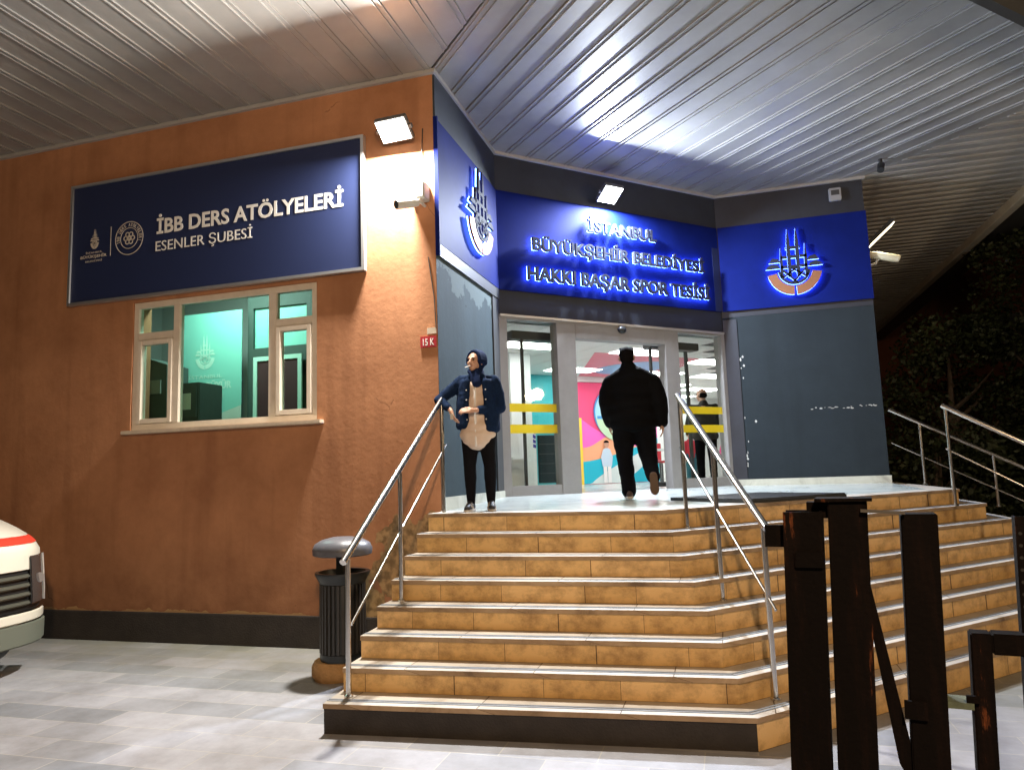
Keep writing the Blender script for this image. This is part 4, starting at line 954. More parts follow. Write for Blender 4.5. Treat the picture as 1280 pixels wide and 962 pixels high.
M_SKIN = mat("skin", (.50, .29, .20), rough=.5); M_SKIN2 = mat("skin_tan", (.42, .24, .16), rough=.5)
M_HAIR = mat("dark_hair", (.006, .005, .005), rough=.9, spec=.05, bump=.4, bscale=120)
M_EYE = mat("eye_dark", (.02, .015, .012), rough=.3); M_LIP = mat("lips", (.36, .13, .11), rough=.5)
M_DENIM = mat("dark_denim", (.008, .022, .064), rough=.9, spec=.1, noise=.4, nscale=22, bump=.25, bscale=220)
M_BLOUSE = mat("cream_blouse", (.70, .57, .47), rough=.9, spec=.08, noise=.14, nscale=7)
M_SCARF = mat("navy_scarf", (.008, .018, .062), rough=.9, spec=.1, noise=.3, nscale=14)
M_LEGGING = mat("black_legging", (.006, .006, .008), rough=.9, spec=.1)
M_SHOEB = mat("black_trainer", (.02, .02, .022), rough=.6); M_SOLE = mat("pale_sole", (.55, .50, .44), rough=.7)

def head_on(mb, c, k=1.0, fwd=(0, -1, 0), tilt=0.0):
    """skull, jaw, nose, brow, ears, facing fwd; c is the skull centre"""
    f = Vector(fwd).normalized(); s = Vector((0,0,1)).cross(f)*-1; T = Matrix((s, -f, Vector((0,0,1)))).transposed()
    if tilt: T = Matrix.Rotation(tilt, 3, s) @ T
    c = Vector(c); P = lambda x, y, z: c + T @ Vector((x*k, y*k, z*k))
    T4 = T.to_4x4()
    mb.ball(c + T @ Vector((0, .012*k, .025*k)), (.073*k, .092*k, .088*k), 20, 14, T4)
    mb.ball(P(0, -.022, -.035), (.058*k, .066*k, .082*k), 20, 14, T4)
    mb.ball(P(0, -.055, -.085), (.030*k, .028*k, .026*k), 14, 10, T4)          # chin
    caps(mb, P(0, -.084, .018), .011*k, P(0, -.106, -.022), .014*k); caps(mb, P(-.014, -.092, -.026), .008*k, P(.014, -.092, -.026), .008*k)
    caps(mb, P(-.036, -.074, .030), .012*k, P(.036, -.074, .030), .012*k)      # brow
    for e in (-1, 1):
        caps(mb, P(e*.042, -.062, -.022), .018*k, P(e*.047, -.045, -.03), .018*k)   # cheek
        mb.ball(P(e*.076, .012, -.008), (.012*k, .022*k, .034*k), 12, 8, T4)   # ear
    caps(mb, P(-.018, -.086, -.056), .009*k, P(.018, -.086, -.056), .009*k)    # lips
    return P, T4
def face_bits(P, T4, k, parent):
    for e in (-1, 1):
        m = MB(); m.ball(P(e*.030, -.080, .008), (.0125*k, .007*k, .0075*k), 12, 8, T4); m.build('eye', M_EYE, parent, True)
        m = MB(); caps(m, P(e*.016, -.089, .027), .0045*k, P(e*.046, -.080, .030), .0035*k, 8); m.build('eyebrow', M_HAIR, parent, True)
    m = MB(); m.ball(P(0, -.0945, -.057), (.022*k, .006*k, .009*k), 12, 8, T4); m.build('mouth', M_LIP, parent, True)

def place(root, loc, rz):
    root.location = loc; root.rotation_euler = (0, 0, rz)
def shoe(parent, ankle, toe_dir, name='shoe', m=M_SHOEB, T=None, L=.255, sole=None):
    """trainer: upper with toe cap, ankle collar and a pale sole; ankle is above the heel on the ground"""
    a = Vector(ankle); d = Vector(toe_dir).normalized()
    up = Vector((0,0,1)) if abs(d.z) < .3 else (Vector((0,0,1)) - d*d.z).normalized()
    if T is not None: up = Vector(T)
    s = d.cross(up).normalized(); up = s.cross(d).normalized()
    P = lambda x, y, z: a + d*x + s*y + up*z
    u = MB(); caps(u, P(-.035, 0, .045), .037, P(.06, 0, .05), .043); caps(u, P(.06, 0, .048), .043, P(.155, 0, .033), .034); caps(u, P(-.01, 0, .05), .04, P(.0, 0, .10), .040); caps(u, P(.03, 0, .085), .03, P(.10, 0, .055), .03)
    so = grow(u, name, m, parent, .009, 3)
    b = MB(); b.prism([(-.072, -.03), (-.078, 0), (-.072, .03), (-.03, .040), (.05, .041), (.12, .046), (.165, .036), (.188, .012), (.188, -.012), (.165, -.036), (.12, -.046), (.05, -.041), (-.03, -.040)], 0, .026, lambda v: P(v.x, v.y, v.z))
    b.build('sole', sole or M_SOLE, so, bevel=.006)
    return so

# --- woman leaning on the handrail, smoking
wo_ = thing('person', 'woman in navy headscarf and dark denim jacket smoking at the left handrail', 'person')
bd = MB()
hp, hT = head_on(bd, (-.01, -.015, 1.525), .96, (-.45, -.9, 0), .06)
chain(bd, [((0, .01, 1.45), .048), ((.0, .02, 1.33), .055)])
chain(bd, [((0, .02, 1.30), .09), ((0, .02, 1.10), .095), ((0, .01, .92), .105)]); caps(bd, (-.12, .02, 1.325), .045, (.12, .02, 1.325), .045)
sr, er, wr = Vector((-.165, .02, 1.325)), Vector((-.395, .02, 1.145)), Vector((-.275, -.09, 1.035))
sl_, el, wl_ = Vector((.175, .02, 1.315)), Vector((.235, .03, 1.045)), Vector((-.005, -.20, 1.005))
for a, e_, w2 in ((sr, er, wr), (sl_, el, wl_)): chain(bd, [(a, .042), (e_, .034), (w2, .024)])
for sx, kx in ((-.085, -.095), (.095, .115)): chain(bd, [((sx, .01, .86), .078), ((kx, -.005, .46), .05), ((kx+.0, .02, .10), .033)])
hand(bd, wr+Vector((.008, -.006, -.008)), (.35, -.25, -.9), (.75, .2, .1), .75, 1, .95)
hand(bd, wl_+Vector((-.012, -.008, 0)), (-.95, -.25, .05), (-.1, .7, -.55), .9, 1, .95)
grow(bd, 'body', M_SKIN, wo_, .0065, 3)
face_bits(hp, hT, .96, wo_)
sf = MB()     # headscarf: hood with an opening for the face, neck drape
fdir = Vector((-.447, -.894, 0)); sdir = Vector((.894, -.447, 0))
hc = Vector((-.01, -.015, 1.525))
for k in range(15):
    a = R(-100 + 200*k/14 + 90)        # arch from cheek over the crown to cheek
    p = hc + sdir*math.cos(a)*.072 + Vector((0,0,.008+math.sin(a)*.100)) - fdir*.005
    caps(sf, p + fdir*.032, .019, p - fdir*.075, .030)
ell(sf, hc - fdir*.045 + Vector((0,0,.012)), (.090, .090, .105))
chain(sf, [(hc+Vector((0,0,-.10))+fdir*.045+sdir*-.04, .028), (hc+Vector((0,0,-.135))+fdir*.06, .030), (hc+Vector((0,0,-.10))+fdir*.045+sdir*.05, .028)])
chain(sf, [(hc+Vector((0,0,-.10))-fdir*.03, .075), (hc+Vector((.01,.01,-.195)), .105)])
chain(sf, [(hc+Vector((.0,-.05,-.15)), .055), (hc+Vector((.02,-.085,-.235)), .050)])
grow(sf, 'headscarf', M_SCARF, wo_, .009, 3, .006, 14)
bl = MB()     # long blouse
for z_, rx_, ry_, rz_ in ((1.24, .125, .100, .13), (1.10, .135, .108, .14), (.96, .148, .118, .14), (.84, .172, .135, .12), (.77, .190, .138, .10)): ell(bl, (-.003, -.018, z_), (rx_, ry_, rz_))
ell(bl, (-.008, -.022, .715), (.155, .130, .080)); ell(bl, (-.008, -.026, .675), (.110, .120, .065))
grow(bl, 'blouse', M_BLOUSE, wo_, .012, 4, .012, 11)
pl_ = MB()
for z0, z1 in ((.66, 1.0), (1.06, 1.24)): caps(pl_, (-.012, -.142 if z0 < 1 else -.122, z0), .013, (-.010, -.136 if z0 < 1 else -.112, z1), .013, 8)
pl_.build('blouse_placket', M_WHITE, wo_, True)
jk = MB()     # open denim jacket
chain(jk, [((-.135, .03, 1.335), .062), ((.0, .055, 1.35), .06), ((.14, .03, 1.325), .062)])
chain(jk, [((0, .055, 1.30), .112), ((0, .06, 1.05), .115), ((0, .06, .86), .125)])
for sx, hem in ((-1, .825), (1, .785)):
    for x_, y_ in ((.112, -.096), (.136, -.080), (.158, -.055), (.174, -.02), (.182, .02), (.172, .06)):
        chain(jk, [((sx*x_*.86, y_*.9, 1.30), .040), ((sx*x_, y_, 1.08), .042), ((sx*(x_+.006), y_, hem+.045), .044)])
    chain(jk, [((sx*.07, -.060, 1.375), .022), ((sx*.11, -.095, 1.275), .020)])          # collar
    caps(jk, (sx*.115, -.122, 1.185), .014, (sx*.160, -.090, 1.185), .014)                   # pocket flap
chain(jk, [(sr, .070), (sr.lerp(er, .5)+Vector((0,0,-.006)), .064), (er, .056)]); chain(jk, [(er, .055), (er.lerp(wr, .55), .048), (er.lerp(wr, .80), .043)])
chain(jk, [(sl_, .070), (sl_.lerp(el, .5)+Vector((.012,0,0)), .068), (el, .060)]); chain(jk, [(el, .060), (el.lerp(wl_, .5), .052), (el.lerp(wl_, .80), .044)])
grow(jk, 'jacket', M_DENIM, wo_, .010, 3, .012, 14)
for sx, y_ in ((-1, -.125), (1, -.125)):
    for z_ in (1.22, 1.12, 1.02, .92):
        m = MB(); m.ball((sx*.098, y_-.010, z_), (.008, .004, .008), 10, 6); m.build('button', M_ALU, wo_, True)
lg = MB()
caps(lg, (-.07, .01, .86), .105, (.075, .01, .86), .105)
for sx, kx in ((-.082, -.092), (.092, .112)): chain(lg, [((sx, .01, .84), .105), ((sx*1.0, .0, .66), .092), ((kx, -.008, .47), .066), ((kx, .012, .33), .066), ((kx, .018, .10), .044)])
grow(lg, 'leggings', M_LEGGING, wo_, .011, 3, .006, 16)
for ax_, tx_ in ((-.092, -.18), (.112, .12)):
    sh_ = shoe(wo_, (ax_, .03, .0), (tx_, -1, 0))
    for e_ in (-1, 1):
        for q_ in (.0, .045):
            m = MB(); o_ = Vector((ax_+tx_*.07, -.045-q_, 0)); caps(m, o_+Vector((e_*.040, 0, .035)), .006, o_+Vector((e_*.022, -.012, .082-q_*.4)), .006, 8); m.build('shoe_stripe', M_SOLE, sh_, True)
cg = MB(); mth = hp(-.010, -.098, -.057); caps(cg, mth, .0045, mth + fdir*.055 + sdir*-.035 + Vector((0,0,-.022)), .0045, 8); cg.build('cigarette', M_WHITE, None, True)
ci = bpy.data.objects['cigarette']; 
tag(ci, 'white cigarette in the mouth of the woman with the headscarf', 'cigarette')
WL, WA = (-2.425, 7.04, 1.420), R(14)
place(wo_, WL, WA); ci.location = WL; ci.rotation_euler = (0, 0, WA)
phn = MB().box((-.262, -.165, .925), (-.232, -.153, .985)).build('phone', M_SOLE, None, bevel=.003)
tag(phn, 'small pale object held in the hanging right hand of the woman', 'held object'); phn.location = WL; phn.rotation_euler = (0, 0, WA)

# --- man walking in, seen from behind (built facing +y)
mn = thing('person', 'man in black puffy jacket walking into the entrance, seen from behind', 'person')
M_BLKJ = mat("black_jacket", (.003, .003, .0035), rough=.85, spec=.08); M_BLKT = mat("black_trousers", (.004, .004, .005), rough=.9, spec=.08)
bd = MB(); hp, hT = head_on(bd, (-.035, .05, 1.645), 1.04, (0, 1, 0), .05)
chain(bd, [((-.03, .03, 1.58), .062), ((-.02, .02, 1.44), .068)])
chain(bd, [((0, .02, 1.38), .12), ((0, .02, 1.15), .13), ((0, .02, .95), .125)]); caps(bd, (-.17, .01, 1.40), .06, (.17, .01, 1.40), .06)
ml, mle, mlw = Vector((-.215, .01, 1.355)), Vector((-.270, -.02, 1.11)), Vector((-.255, .08, .88))
mr_, mre, mrw = Vector((.215, .01, 1.35)), Vector((.285, -.05, 1.10)), Vector((.305, -.03, .86))
for a, e_, w2 in ((ml, mle, mlw), (mr_, mre, mrw)): chain(bd, [(a, .052), (e_, .042), (w2, .029)])
hand(bd, mlw, (0, .35, -.93), (.9, .1, 0), .7, -1); hand(bd, mrw, (.05, .1, -.99), (-.9, .1, 0), .7, 1)
Lk, La = Vector((-.115, .05, .50)), Vector((-.085, .0, .10))
Rk, Ra = Vector((.135, .02, .50)), Vector((.165, -.29, .245))
for h_, k_, a_ in ((Vector((-.10, .02, .90)), Lk, La), (Vector((.10, .02, .90)), Rk, Ra)): chain(bd, [(h_, .085), (k_, .055), (a_, .036)])
grow(bd, 'body', M_SKIN2, mn, .0075, 3); face_bits(hp, hT, 1.04, mn)
hr = MB(); hc2 = Vector((-.035, .05, 1.645)); ell(hr, hc2+Vector((0,-.022,.045)), (.086, .100, .082)); ell(hr, hc2+Vector((0,-.05,-.015)), (.076, .066, .075)); caps(hr, hc2+Vector((-.055,-.0,.10)), .028, hc2+Vector((.055,0,.10)), .028)
grow(hr, 'hair', M_HAIR, mn, .009, 3, .006, 30)
jk = MB()
chain(jk, [((-.03, .01, 1.545), .078), ((0, .0, 1.45), .11)])
chain(jk, [((-.20, .0, 1.355), .10), ((-.08, -.005, 1.43), .10), ((.06, -.005, 1.43), .10), ((.20, .0, 1.35), .10)])
for z_, rx_, ry_ in ((1.34, .25, .145), (1.22, .275, .165), (1.08, .285, .175), (.96, .28, .17), (.86, .265, .155)): ell(jk, (0, -.008, z_), (rx_, ry_, .12))
chain(jk, [(ml, .10), (ml.lerp(mle, .5)+Vector((-.01, 0, 0)), .108), (mle, .10)]); chain(jk, [(mle, .10), (mle.lerp(mlw, .5), .088), (mlw, .066)])
chain(jk, [(mr_, .10), (mr_.lerp(mre, .5), .108), (mre, .10)]); chain(jk, [(mre, .10), (mre.lerp(mrw, .5), .088), (mrw, .066)])
grow(jk, 'jacket', M_BLKJ, mn, .014, 9, .02, 6)
tr = MB(); caps(tr, (-.07, .01, .90), .13, (.07, .01, .90), .13)
chain(tr, [((-.108, .02, .84), .135), ((-.118, .04, .62), .112), (Lk, .094), ((-.10, .02, .28), .082), (La+Vector((0,.01,-.02)), .080)])
chain(tr, [((.108, .02, .84), .135), ((.125, .02, .64), .114), (Rk, .096), (Rk.lerp(Ra, .55), .084), (Ra, .074)])
grow(tr, 'trousers', M_BLKT, mn, .013, 3, .020, 11)
M_BROWNSHOE = mat("brown_shoe", (.06, .035, .022), rough=.6)
shoe(mn, (-.085, -.02, 0), (-.12, 1, 0), 'shoe', M_BROWNSHOE)
# trailing foot: heel up, sole turned to the viewer
shoe(mn, Ra+Vector((.0, -.115, -.03)), (.05, .38, -.92), 'shoe', M_BROWNSHOE, T=(.02, .92, .38), sole=mat('brown_sole', (.13, .075, .045), rough=.8))
place(mn, (-1.01, 8.50, 1.452), R(8)); mn.scale = (1.07, 1.05, 1.0)

# --- guard inside, behind the right-hand glass
gd = thing('person', 'balding guard in dark uniform jacket standing behind the right glass pane', 'person')
bd = MB(); hp, hT = head_on(bd, (-.02, .03, 1.635), 1.0, (-.75, .65, 0)); chain(bd, [((-.01, .01, 1.56), .058), ((0, 0, 1.43), .066)])
chain(bd, [((0, 0, 1.36), .12), ((0, 0, 1.10), .125), ((0, 0, .93), .12)]); caps(bd, (-.16, 0, 1.39), .06, (.16, 0, 1.39), .06)
gl_, gle, glw = Vector((-.21, 0, 1.38)), Vector((-.27, .05, 1.11)), Vector((-.20, .24, 1.03)); gr_, gre, grw = Vector((.21, 0, 1.38)), Vector((.27, .03, 1.10)), Vector((.20, .22, .99))
for a, e_, w2 in ((gl_, gle, glw), (gr_, gre, grw)): chain(bd, [(a, .05), (e_, .042), (w2, .028)])
hand(bd, glw, (.2, .9, -.1), (.3, 0, -.9), .6, 1); hand(bd, grw, (-.2, .9, -.1), (-.3, 0, -.9), .6, -1)
for sx in (-.1, .1): chain(bd, [((sx, 0, .88), .085), ((sx*1.1, .01, .48), .055), ((sx*1.1, -.01, .1), .036)])
grow(bd, 'body', M_SKIN2, gd, .009, 3); face_bits(hp, hT, 1.0, gd)
hr = MB(); ell(hr, (-.0, .0, 1.625), (.082, .084, .062)); grow(hr, 'hair', M_HAIR, gd, .01, 2)
jk = MB(); chain(jk, [((0, -.005, 1.47), .08), ((0, 0, 1.40), .12)]); caps(jk, (-.17, 0, 1.38), .08, (.17, 0, 1.38), .08)
for z_ in (1.30, 1.15, 1.0, .88): ell(jk, (0, 0, z_), (.245, .155, .14))
chain(jk, [(gl_, .085), (gle, .075)]); chain(jk, [(gle, .075), (gle.lerp(glw, .85), .055)]); chain(jk, [(gr_, .085), (gre, .075)]); chain(jk, [(gre, .075), (gre.lerp(grw, .85), .055)])
M_UNI = mat("uniform_dark", (.022, .020, .016), rough=.8)
grow(jk, 'jacket', M_UNI, gd, .014, 3, .012, 10)
pb = MB().box((-.10, -.168, 1.325), (.12, -.150, 1.40)); pb.build('back_print', mat("reflective_grey", (.35, .36, .38), rough=.4), gd, bevel=.004)
tr = MB(); caps(tr, (-.07, 0, .9), .115, (.07, 0, .9), .115)
for sx in (-.1, .1): chain(tr, [((sx, 0, .86), .11), ((sx*1.1, .01, .48), .08), ((sx*1.1, -.01, .09), .065)])
grow(tr, 'trousers', M_BLKT, gd, .014, 3, .012, 10)
shoe(gd, (-.11, -.03, 0), (-.1, 1, 0)); shoe(gd, (.11, -.03, 0), (.1, 1, 0))
place(gd, Dp((4.93, ZF, -1.35)), R(12))

# --- two small figures farther inside
def small_person(label, loc, rz, top, bottom, height):
    r = thing('person', label, 'person'); k = height/1.2
    v = lambda x, y, z: Vector((x*k, y*k, z*k))
    b = MB(); hp, hT = head_on(b, v(0, 0, 1.07), .9*k, (0, -1, 0)); chain(b, [(v(0, .01, 1.0), .04*k), (v(0, .01, .9), .045*k)]); chain(b, [(v(0, 0, .88), .075*k), (v(0, 0, .62), .08*k)])
    for s_ in (-1, 1):
        chain(b, [(v(s_*.11, 0, .90), .034*k), (v(s_*.16, .0, .70), .028*k), (v(s_*.15, -.06, .55), .02*k)]); hand(b, v(s_*.15, -.06, .55), (0, -.2, -1), (-s_, 0, 0), .6, s_, .7*k)
        chain(b, [(v(s_*.06, 0, .58), .055*k), (v(s_*.07, 0, .3), .04*k), (v(s_*.07, .01, .05), .028*k)])
    grow(b, 'body', M_SKIN, r, .010, 2); face_bits(hp, hT, .9*k, r)
    b = MB(); ell(b, v(0, .02, 1.10), (.082*k, .09*k, .085*k)); grow(b, 'hair', M_HAIR, r, .012, 2)
    b = MB(); chain(b, [(v(0, 0, .90), .09*k), (v(0, 0, .60), .105*k)])
    for s_ in (-1, 1): chain(b, [(v(s_*.10, 0, .89), .052*k), (v(s_*.16, 0, .70), .044*k), (v(s_*.152, -.05, .58), .036*k)])
    grow(b, 'top', top, r, .012, 2)
    b = MB()
    for s_ in (-1, 1): chain(b, [(v(s_*.055, 0, .60), .078*k), (v(s_*.07, 0, .3), .055*k), (v(s_*.07, .01, .07), .045*k)])
    grow(b, 'trousers', bottom, r, .012, 2)
    for s_ in (-1, 1):
        b = MB(); caps(b, v(s_*.07, .02, .03), .03*k, v(s_*.08, -.08, .026), .026*k); b.build('shoe', M_SHOEB, r, True)
    place(r, loc, rz); return r
M_REDTOP = mat("red_top", (.55, .03, .05), rough=.8); M_TEALTR = mat("teal_trousers", (.03, .14, .18), rough=.8); M_PINK = mat("pink_top", (.7, .08, .25), rough=.8)
small_person('child in red top and teal trousers far inside, seen left of the guard', Dp((6.15, ZF, -3.1)), R(20), M_REDTOP, M_TEALTR, 1.12)
small_person('child in pink top far inside, seen right of the guard', Dp((8.2, ZF, -4.1)), R(-30), M_PINK, M_BLKT, 1.15)

# ------------------------------------------------------------------ lobby furnishings
mu = thing('wall_mural', 'bright pink wall mural with blue round scene and teal waves inside the doors', 'mural', Dp((6.0, ZF, NB)))
M_MPINK = mat("mural_pink", (.80, .07, .20), rough=.6); M_MMAG = mat("mural_magenta", (.75, .13, .52), rough=.6); M_MPEACH = mat("mural_peach", (.85, .40, .22), rough=.6)
M_MTEAL = mat("mural_teal", (.01, .46, .62), rough=.6); M_MGREY = mat("mural_pale", (.60, .72, .72), rough=.6); M_MBLUE = mat("mural_sky", (.35, .66, .80), rough=.6); M_MWHITE = mat("mural_white", (.8, .82, .82), rough=.6); M_MGREEN = mat("mural_green", (.45, .66, .45), rough=.6); M_MYEL = mat("mural_yellow", (.85, .62, .05), rough=.6); M_MDBLUE = mat("mural_blue", (.05, .28, .62), rough=.6)
Mp = lambda v: Dp((v[0], v[1], NB + v[2]))
MB().box((4.86, ZF, -.1), (7.20, 3.84, 0), Mp).build('mural_board', M_MPINK, mu)
MB().box((4.86, 3.85, -.1), (7.22, ZC, .05), Mp).build('mural_beam', M_LWALL, mu)
def curve_band(f_top, f_bot, t0, t1, z, m, nm, n=24):
    b = MB()
    for i in range(n):
        a, c = t0+(t1-t0)*i/n, t0+(t1-t0)*(i+1)/n
        q = [(a, max(f_bot(a), ZF+.01)), (c, max(f_bot(c), ZF+.01)), (c, max(f_top(c), ZF+.011)), (a, max(f_top(a), ZF+.011))]
        b.prism(q, z, z+.003, Mp)
    b.build(nm, m, mu)
U = lambda t: (t-4.86)/2.34
curve_band(lambda t: 3.05-.5*math.sin(3.2*U(t)), lambda t: 2.2, 4.87, 7.19, .001, M_MMAG, 'mural_wave')
curve_band(lambda t: 2.45-.14*math.sin(9*U(t)+1), lambda t: 1.9, 4.87, 7.19, .005, M_MPEACH, 'mural_wave')
curve_band(lambda t: 1.98+.55*U(t)**1.5, lambda t: ZF, 4.87, 7.19, .009, M_MTEAL, 'mural_wave')
curve_band(lambda t: 1.45+1.05*max(0, U(t)-.12)**.8, lambda t: ZF, 5.1, 7.19, .013, M_MGREY, 'mural_wave')
curve_band(lambda t: 1.30+1.5*max(0, U(t)-.42), lambda t: ZF, 5.86, 7.19, .017, M_MTEAL, 'mural_wave')
b = MB(); b.prism([(6.17+.86*math.cos(2*math.pi*i/48), 3.13+.86*math.sin(2*math.pi*i/48)*.82) for i in range(48)], .021, .024, Mp); b.build('mural_disc', M_MDBLUE, mu)
b = MB(); b.prism([(6.17+.82*math.cos(2*math.pi*i/48), 3.13+.82*math.sin(2*math.pi*i/48)*.82) for i in range(48)], .025, .028, Mp); b.build('mural_disc', M_MBLUE, mu)
b = MB(); b.prism([(6.17+.80*math.cos(math.pi+math.pi*i/24), 3.02+.74*math.sin(math.pi+math.pi*i/24)*.82) for i in range(25)], .029, .031, Mp); b.build('mural_shore', M_MGREEN, mu)
b = MB(); b.box((5.40, 2.98, .0315), (6.94, 3.05, .033), Mp); b.build('mural_waterline', M_MDBLUE, mu)
b = MB(); b.box((4.862, ZF, .022), (4.95, 3.0, .03), Mp); b.build('mural_edge', M_MYEL, mu)
# painted child standing at the foot of the mural
b = MB(); PT = lambda v: Mp((5.62+v[0], ZF+v[1], .034+v[2]))
b.prism([(-.13, .40), (.13, .40), (.17, .62), (.10, .80), (.04, .83), (-.04, .83), (-.10, .80), (-.17, .62)], 0, .002, PT); b.build('painted_coat', mat("paint_pale_blue", (.50, .66, .80), rough=.6), mu)
b = MB(); b.box((-.11, .02, 0), (-.01, .40, .002), PT); b.box((.01, .02, 0), (.11, .40, .002), PT); b.build('painted_trousers', M_MWHITE, mu)
b = MB(); b.prism([(.075*math.cos(2*math.pi*i/20), .92+.09*math.sin(2*math.pi*i/20)) for i in range(20)], 0, .002, PT); b.build('painted_face', M_SKIN, mu)
b = MB(); b.prism([(.08*math.cos(math.pi*i/12), .955+.06*math.sin(math.pi*i/12)) for i in range(13)], .0025, .0035, PT); b.build('painted_hair', M_HAIR, mu)
# pink sheet under the ceiling tiles, with a blue disc, before the mural
b = MB(); Cp = lambda v: Dp((v[0], ZC-v[2], v[1]))
b.prism([(3.3, -2.4), (5.9, -2.4), (7.2, NB+.06), (4.9, NB+.06)], .001, .004, Cp); b.build('pink_ceiling_sheet', mat("ceiling_pink", (.75, .22, .28), rough=.55), mu)
b = MB(); b.prism([(5.35+.75*math.cos(2*math.pi*i/40), -3.9+.95*math.sin(2*math.pi*i/40)) for i in range(40)], .005, .007, Cp); b.build('ceiling_disc', mat("ceiling_blue", (.28, .45, .72), rough=.55), mu)

tt = thing('totem_sign', 'white totem panel with blue slanted mark behind the left glass pane', 'totem', Dp((2.2, ZF, -3.1)))
MB().box((2.16, ZF, -3.14), (2.34, 2.62, -3.06), Dp).build('totem_panel', M_MWHITE, tt)
MB().box((2.02, ZF, -3.16), (2.158, 2.60, -3.05), Dp).build('totem_edge', M_CAB, tt)
M_LOGOBLUE = mat("logo_blue", (.05, .03, .30), rough=.5)
for k in range(4): MB().prism([(2.22+.02*k, 2.26+.085*k), (2.33, 2.23+.085*k), (2.335, 2.29+.085*k), (2.23+.02*k, 2.325+.085*k)], 0, .003, lambda v: Dp((v[0], v[1], -3.058+v[2]))).build('totem_mark', M_LOGOBLUE, tt)
vm = thing('vending_machine', 'dark glass fronted vending machine in teal surround behind the left glass', 'vending machine', Dp((3.3, ZF, -4.4)))
MB().box((3.00, ZF, -4.9), (3.62, 2.62, -4.3), Dp).build('machine_body', mat("machine_teal", (.10, .50, .55), rough=.4), vm, bevel=.01)
MB().box((3.10, ZF+.10, -4.298), (3.57, 2.54, -4.285), Dp).build('machine_window', mat("machine_dark", (.012, .025, .03), rough=.15), vm)
for z in (1.75, 1.95, 2.15, 2.35): MB().box((3.13, z, -4.284), (3.54, z+.012, -4.276), Dp).build('shelf', M_DARKGREY, vm)
br_ = thing('leaflet_rack', 'white leaflet rack with pale sheets just inside the left glass pane', 'rack', Dp((1.45, ZF, -2.3)))
MB().box((1.33, ZF, -2.5), (1.62, 2.02, -2.2), Dp).build('rack_body', mat("rack_grey", (.50, .52, .50), rough=.5), br_, bevel=.01)
MB().box((1.35, 2.06, -2.42), (1.62, 2.46, -2.39), Dp).build('rack_sheet', M_MWHITE, br_)
bl_ = thing('blue_poster', 'narrow bright blue poster stand at the edge of the left glass', 'poster stand', Dp((1.2, ZF, -2.1)))
MB().box((1.12, 1.98, -2.12), (1.27, 2.50, -2.09), Dp).build('poster_sheet', mat("poster_blue", (.03, .25, .75), rough=.5), bl_)
MB().box((1.18, ZF, -2.16), (1.21, 2.0, -2.121), Dp).build('poster_stand', M_DARKGREY, bl_)
tb = thing('lobby_table', 'dark legged table with pale top and red chairs inside the doors', 'table', Dp((6.9, ZF, -4.4)))
MB().box((5.75, 2.16, -4.1), (7.2, 2.20, -3.4), Dp).build('table_top', M_LWALL, tb)
for t0, n0 in ((5.8, -4.05), (7.1, -4.05), (5.8, -3.47), (7.1, -3.47)): MB().box((t0, ZF, n0), (t0+.05, 2.159, n0+.05), Dp).build('leg', M_BLACK, tb)
ch = thing('lobby_chair', 'red backed chair beside the table inside the doors', 'chair', Dp((6.5, ZF, -4.6)))
MB().box((6.30, 1.90, -4.75), (6.75, 1.95, -4.3), Dp).build('seat', M_REDTOP, ch, bevel=.01); MB().box((6.30, 1.96, -4.80), (6.75, 2.36, -4.75), Dp).build('backrest', M_REDTOP, ch, bevel=.01)
for t0, n0 in ((6.32, -4.72), (6.70, -4.72), (6.32, -4.34), (6.70, -4.34)): MB().box((t0, ZF, n0), (t0+.03, 1.899, n0+.03), Dp).build('leg', M_DARKGREY, ch)

# ------------------------------------------------------------------ vehicle nosing in at the left edge (faces +x)
M_VWHITE = mat("vehicle_white", (.70, .68, .60), rough=.28, coat=.5); M_VRED = mat("vehicle_red", (.65, .05, .03), rough=.35)
M_VGREY = mat("bumper_grey", (.13, .145, .12), rough=.5); M_CHROME = mat("grille_grey", (.20, .22, .19), rough=.3, metal=.6); M_LAMPGLASS = mat("headlight_glass", (.10, .10, .105), rough=.12, metal=.5, coat=1)
VX, VY = -6.68, 5.12
va = thing('parked_van', 'white van with red bonnet stripe parked along the orange wall', 'van', (VX-1.5, VY, 0))
def vprof(z):       # how far the nose stands back at height z
    return .0 if z < .75 else (.05*(z-.75)/.45 if z < 1.2 else .05+.45*((z-1.2)/.25)**1.6)
def vrow(z, n=13):  # plan of the nose: rounded corners
    pts = []
    for i in range(n):
        f = -1+2*i/(n-1); y = f*.93; x = -.27*abs(f)**4 - vprof(z)
        pts.append(Vector((VX+x, VY+y*(1-.02*(z > 1.2)), z)))
    return pts
def vskin(name, zs_, m, off=0, f0=0, f1=13, solid=.03):
    b = MB(); rows = [vrow(z)[f0:f1] for z in zs_]; n = len(rows[0]); vs = []
    for r in rows:
        for p in r: vs.append(p + Vector((off, 0, 0)))
    k = len(vs)
    for r in rows:
        for p in r: vs.append(p + Vector((off-solid, 0, 0)))
    fs = []
    for i in range(len(rows)-1):
        for j in range(n-1):
            a = i*n+j; fs.append((a, a+1, a+n+1, a+n)); fs.append((k+a, k+a+n, k+a+n+1, k+a+1))
    for j in range(n-1): fs.append((j, k+j, k+j+1, j+1)); a = (len(rows)-1)*n+j; fs.append((a, a+1, k+a+1, k+a))
    for i in range(len(rows)-1): a = i*n; fs.append((a, a+n, k+a+n, k+a)); a = i*n+n-1; fs.append((a, k+a, k+a+n, a+n))
    b.add(vs, fs); return b.build(name, m, va, True, 50)
vskin('bumper', (.29, .33, .38, .44, .50), M_VGREY, .055); vskin('bumper_band', (.505, .55, .60), M_VWHITE, .035)
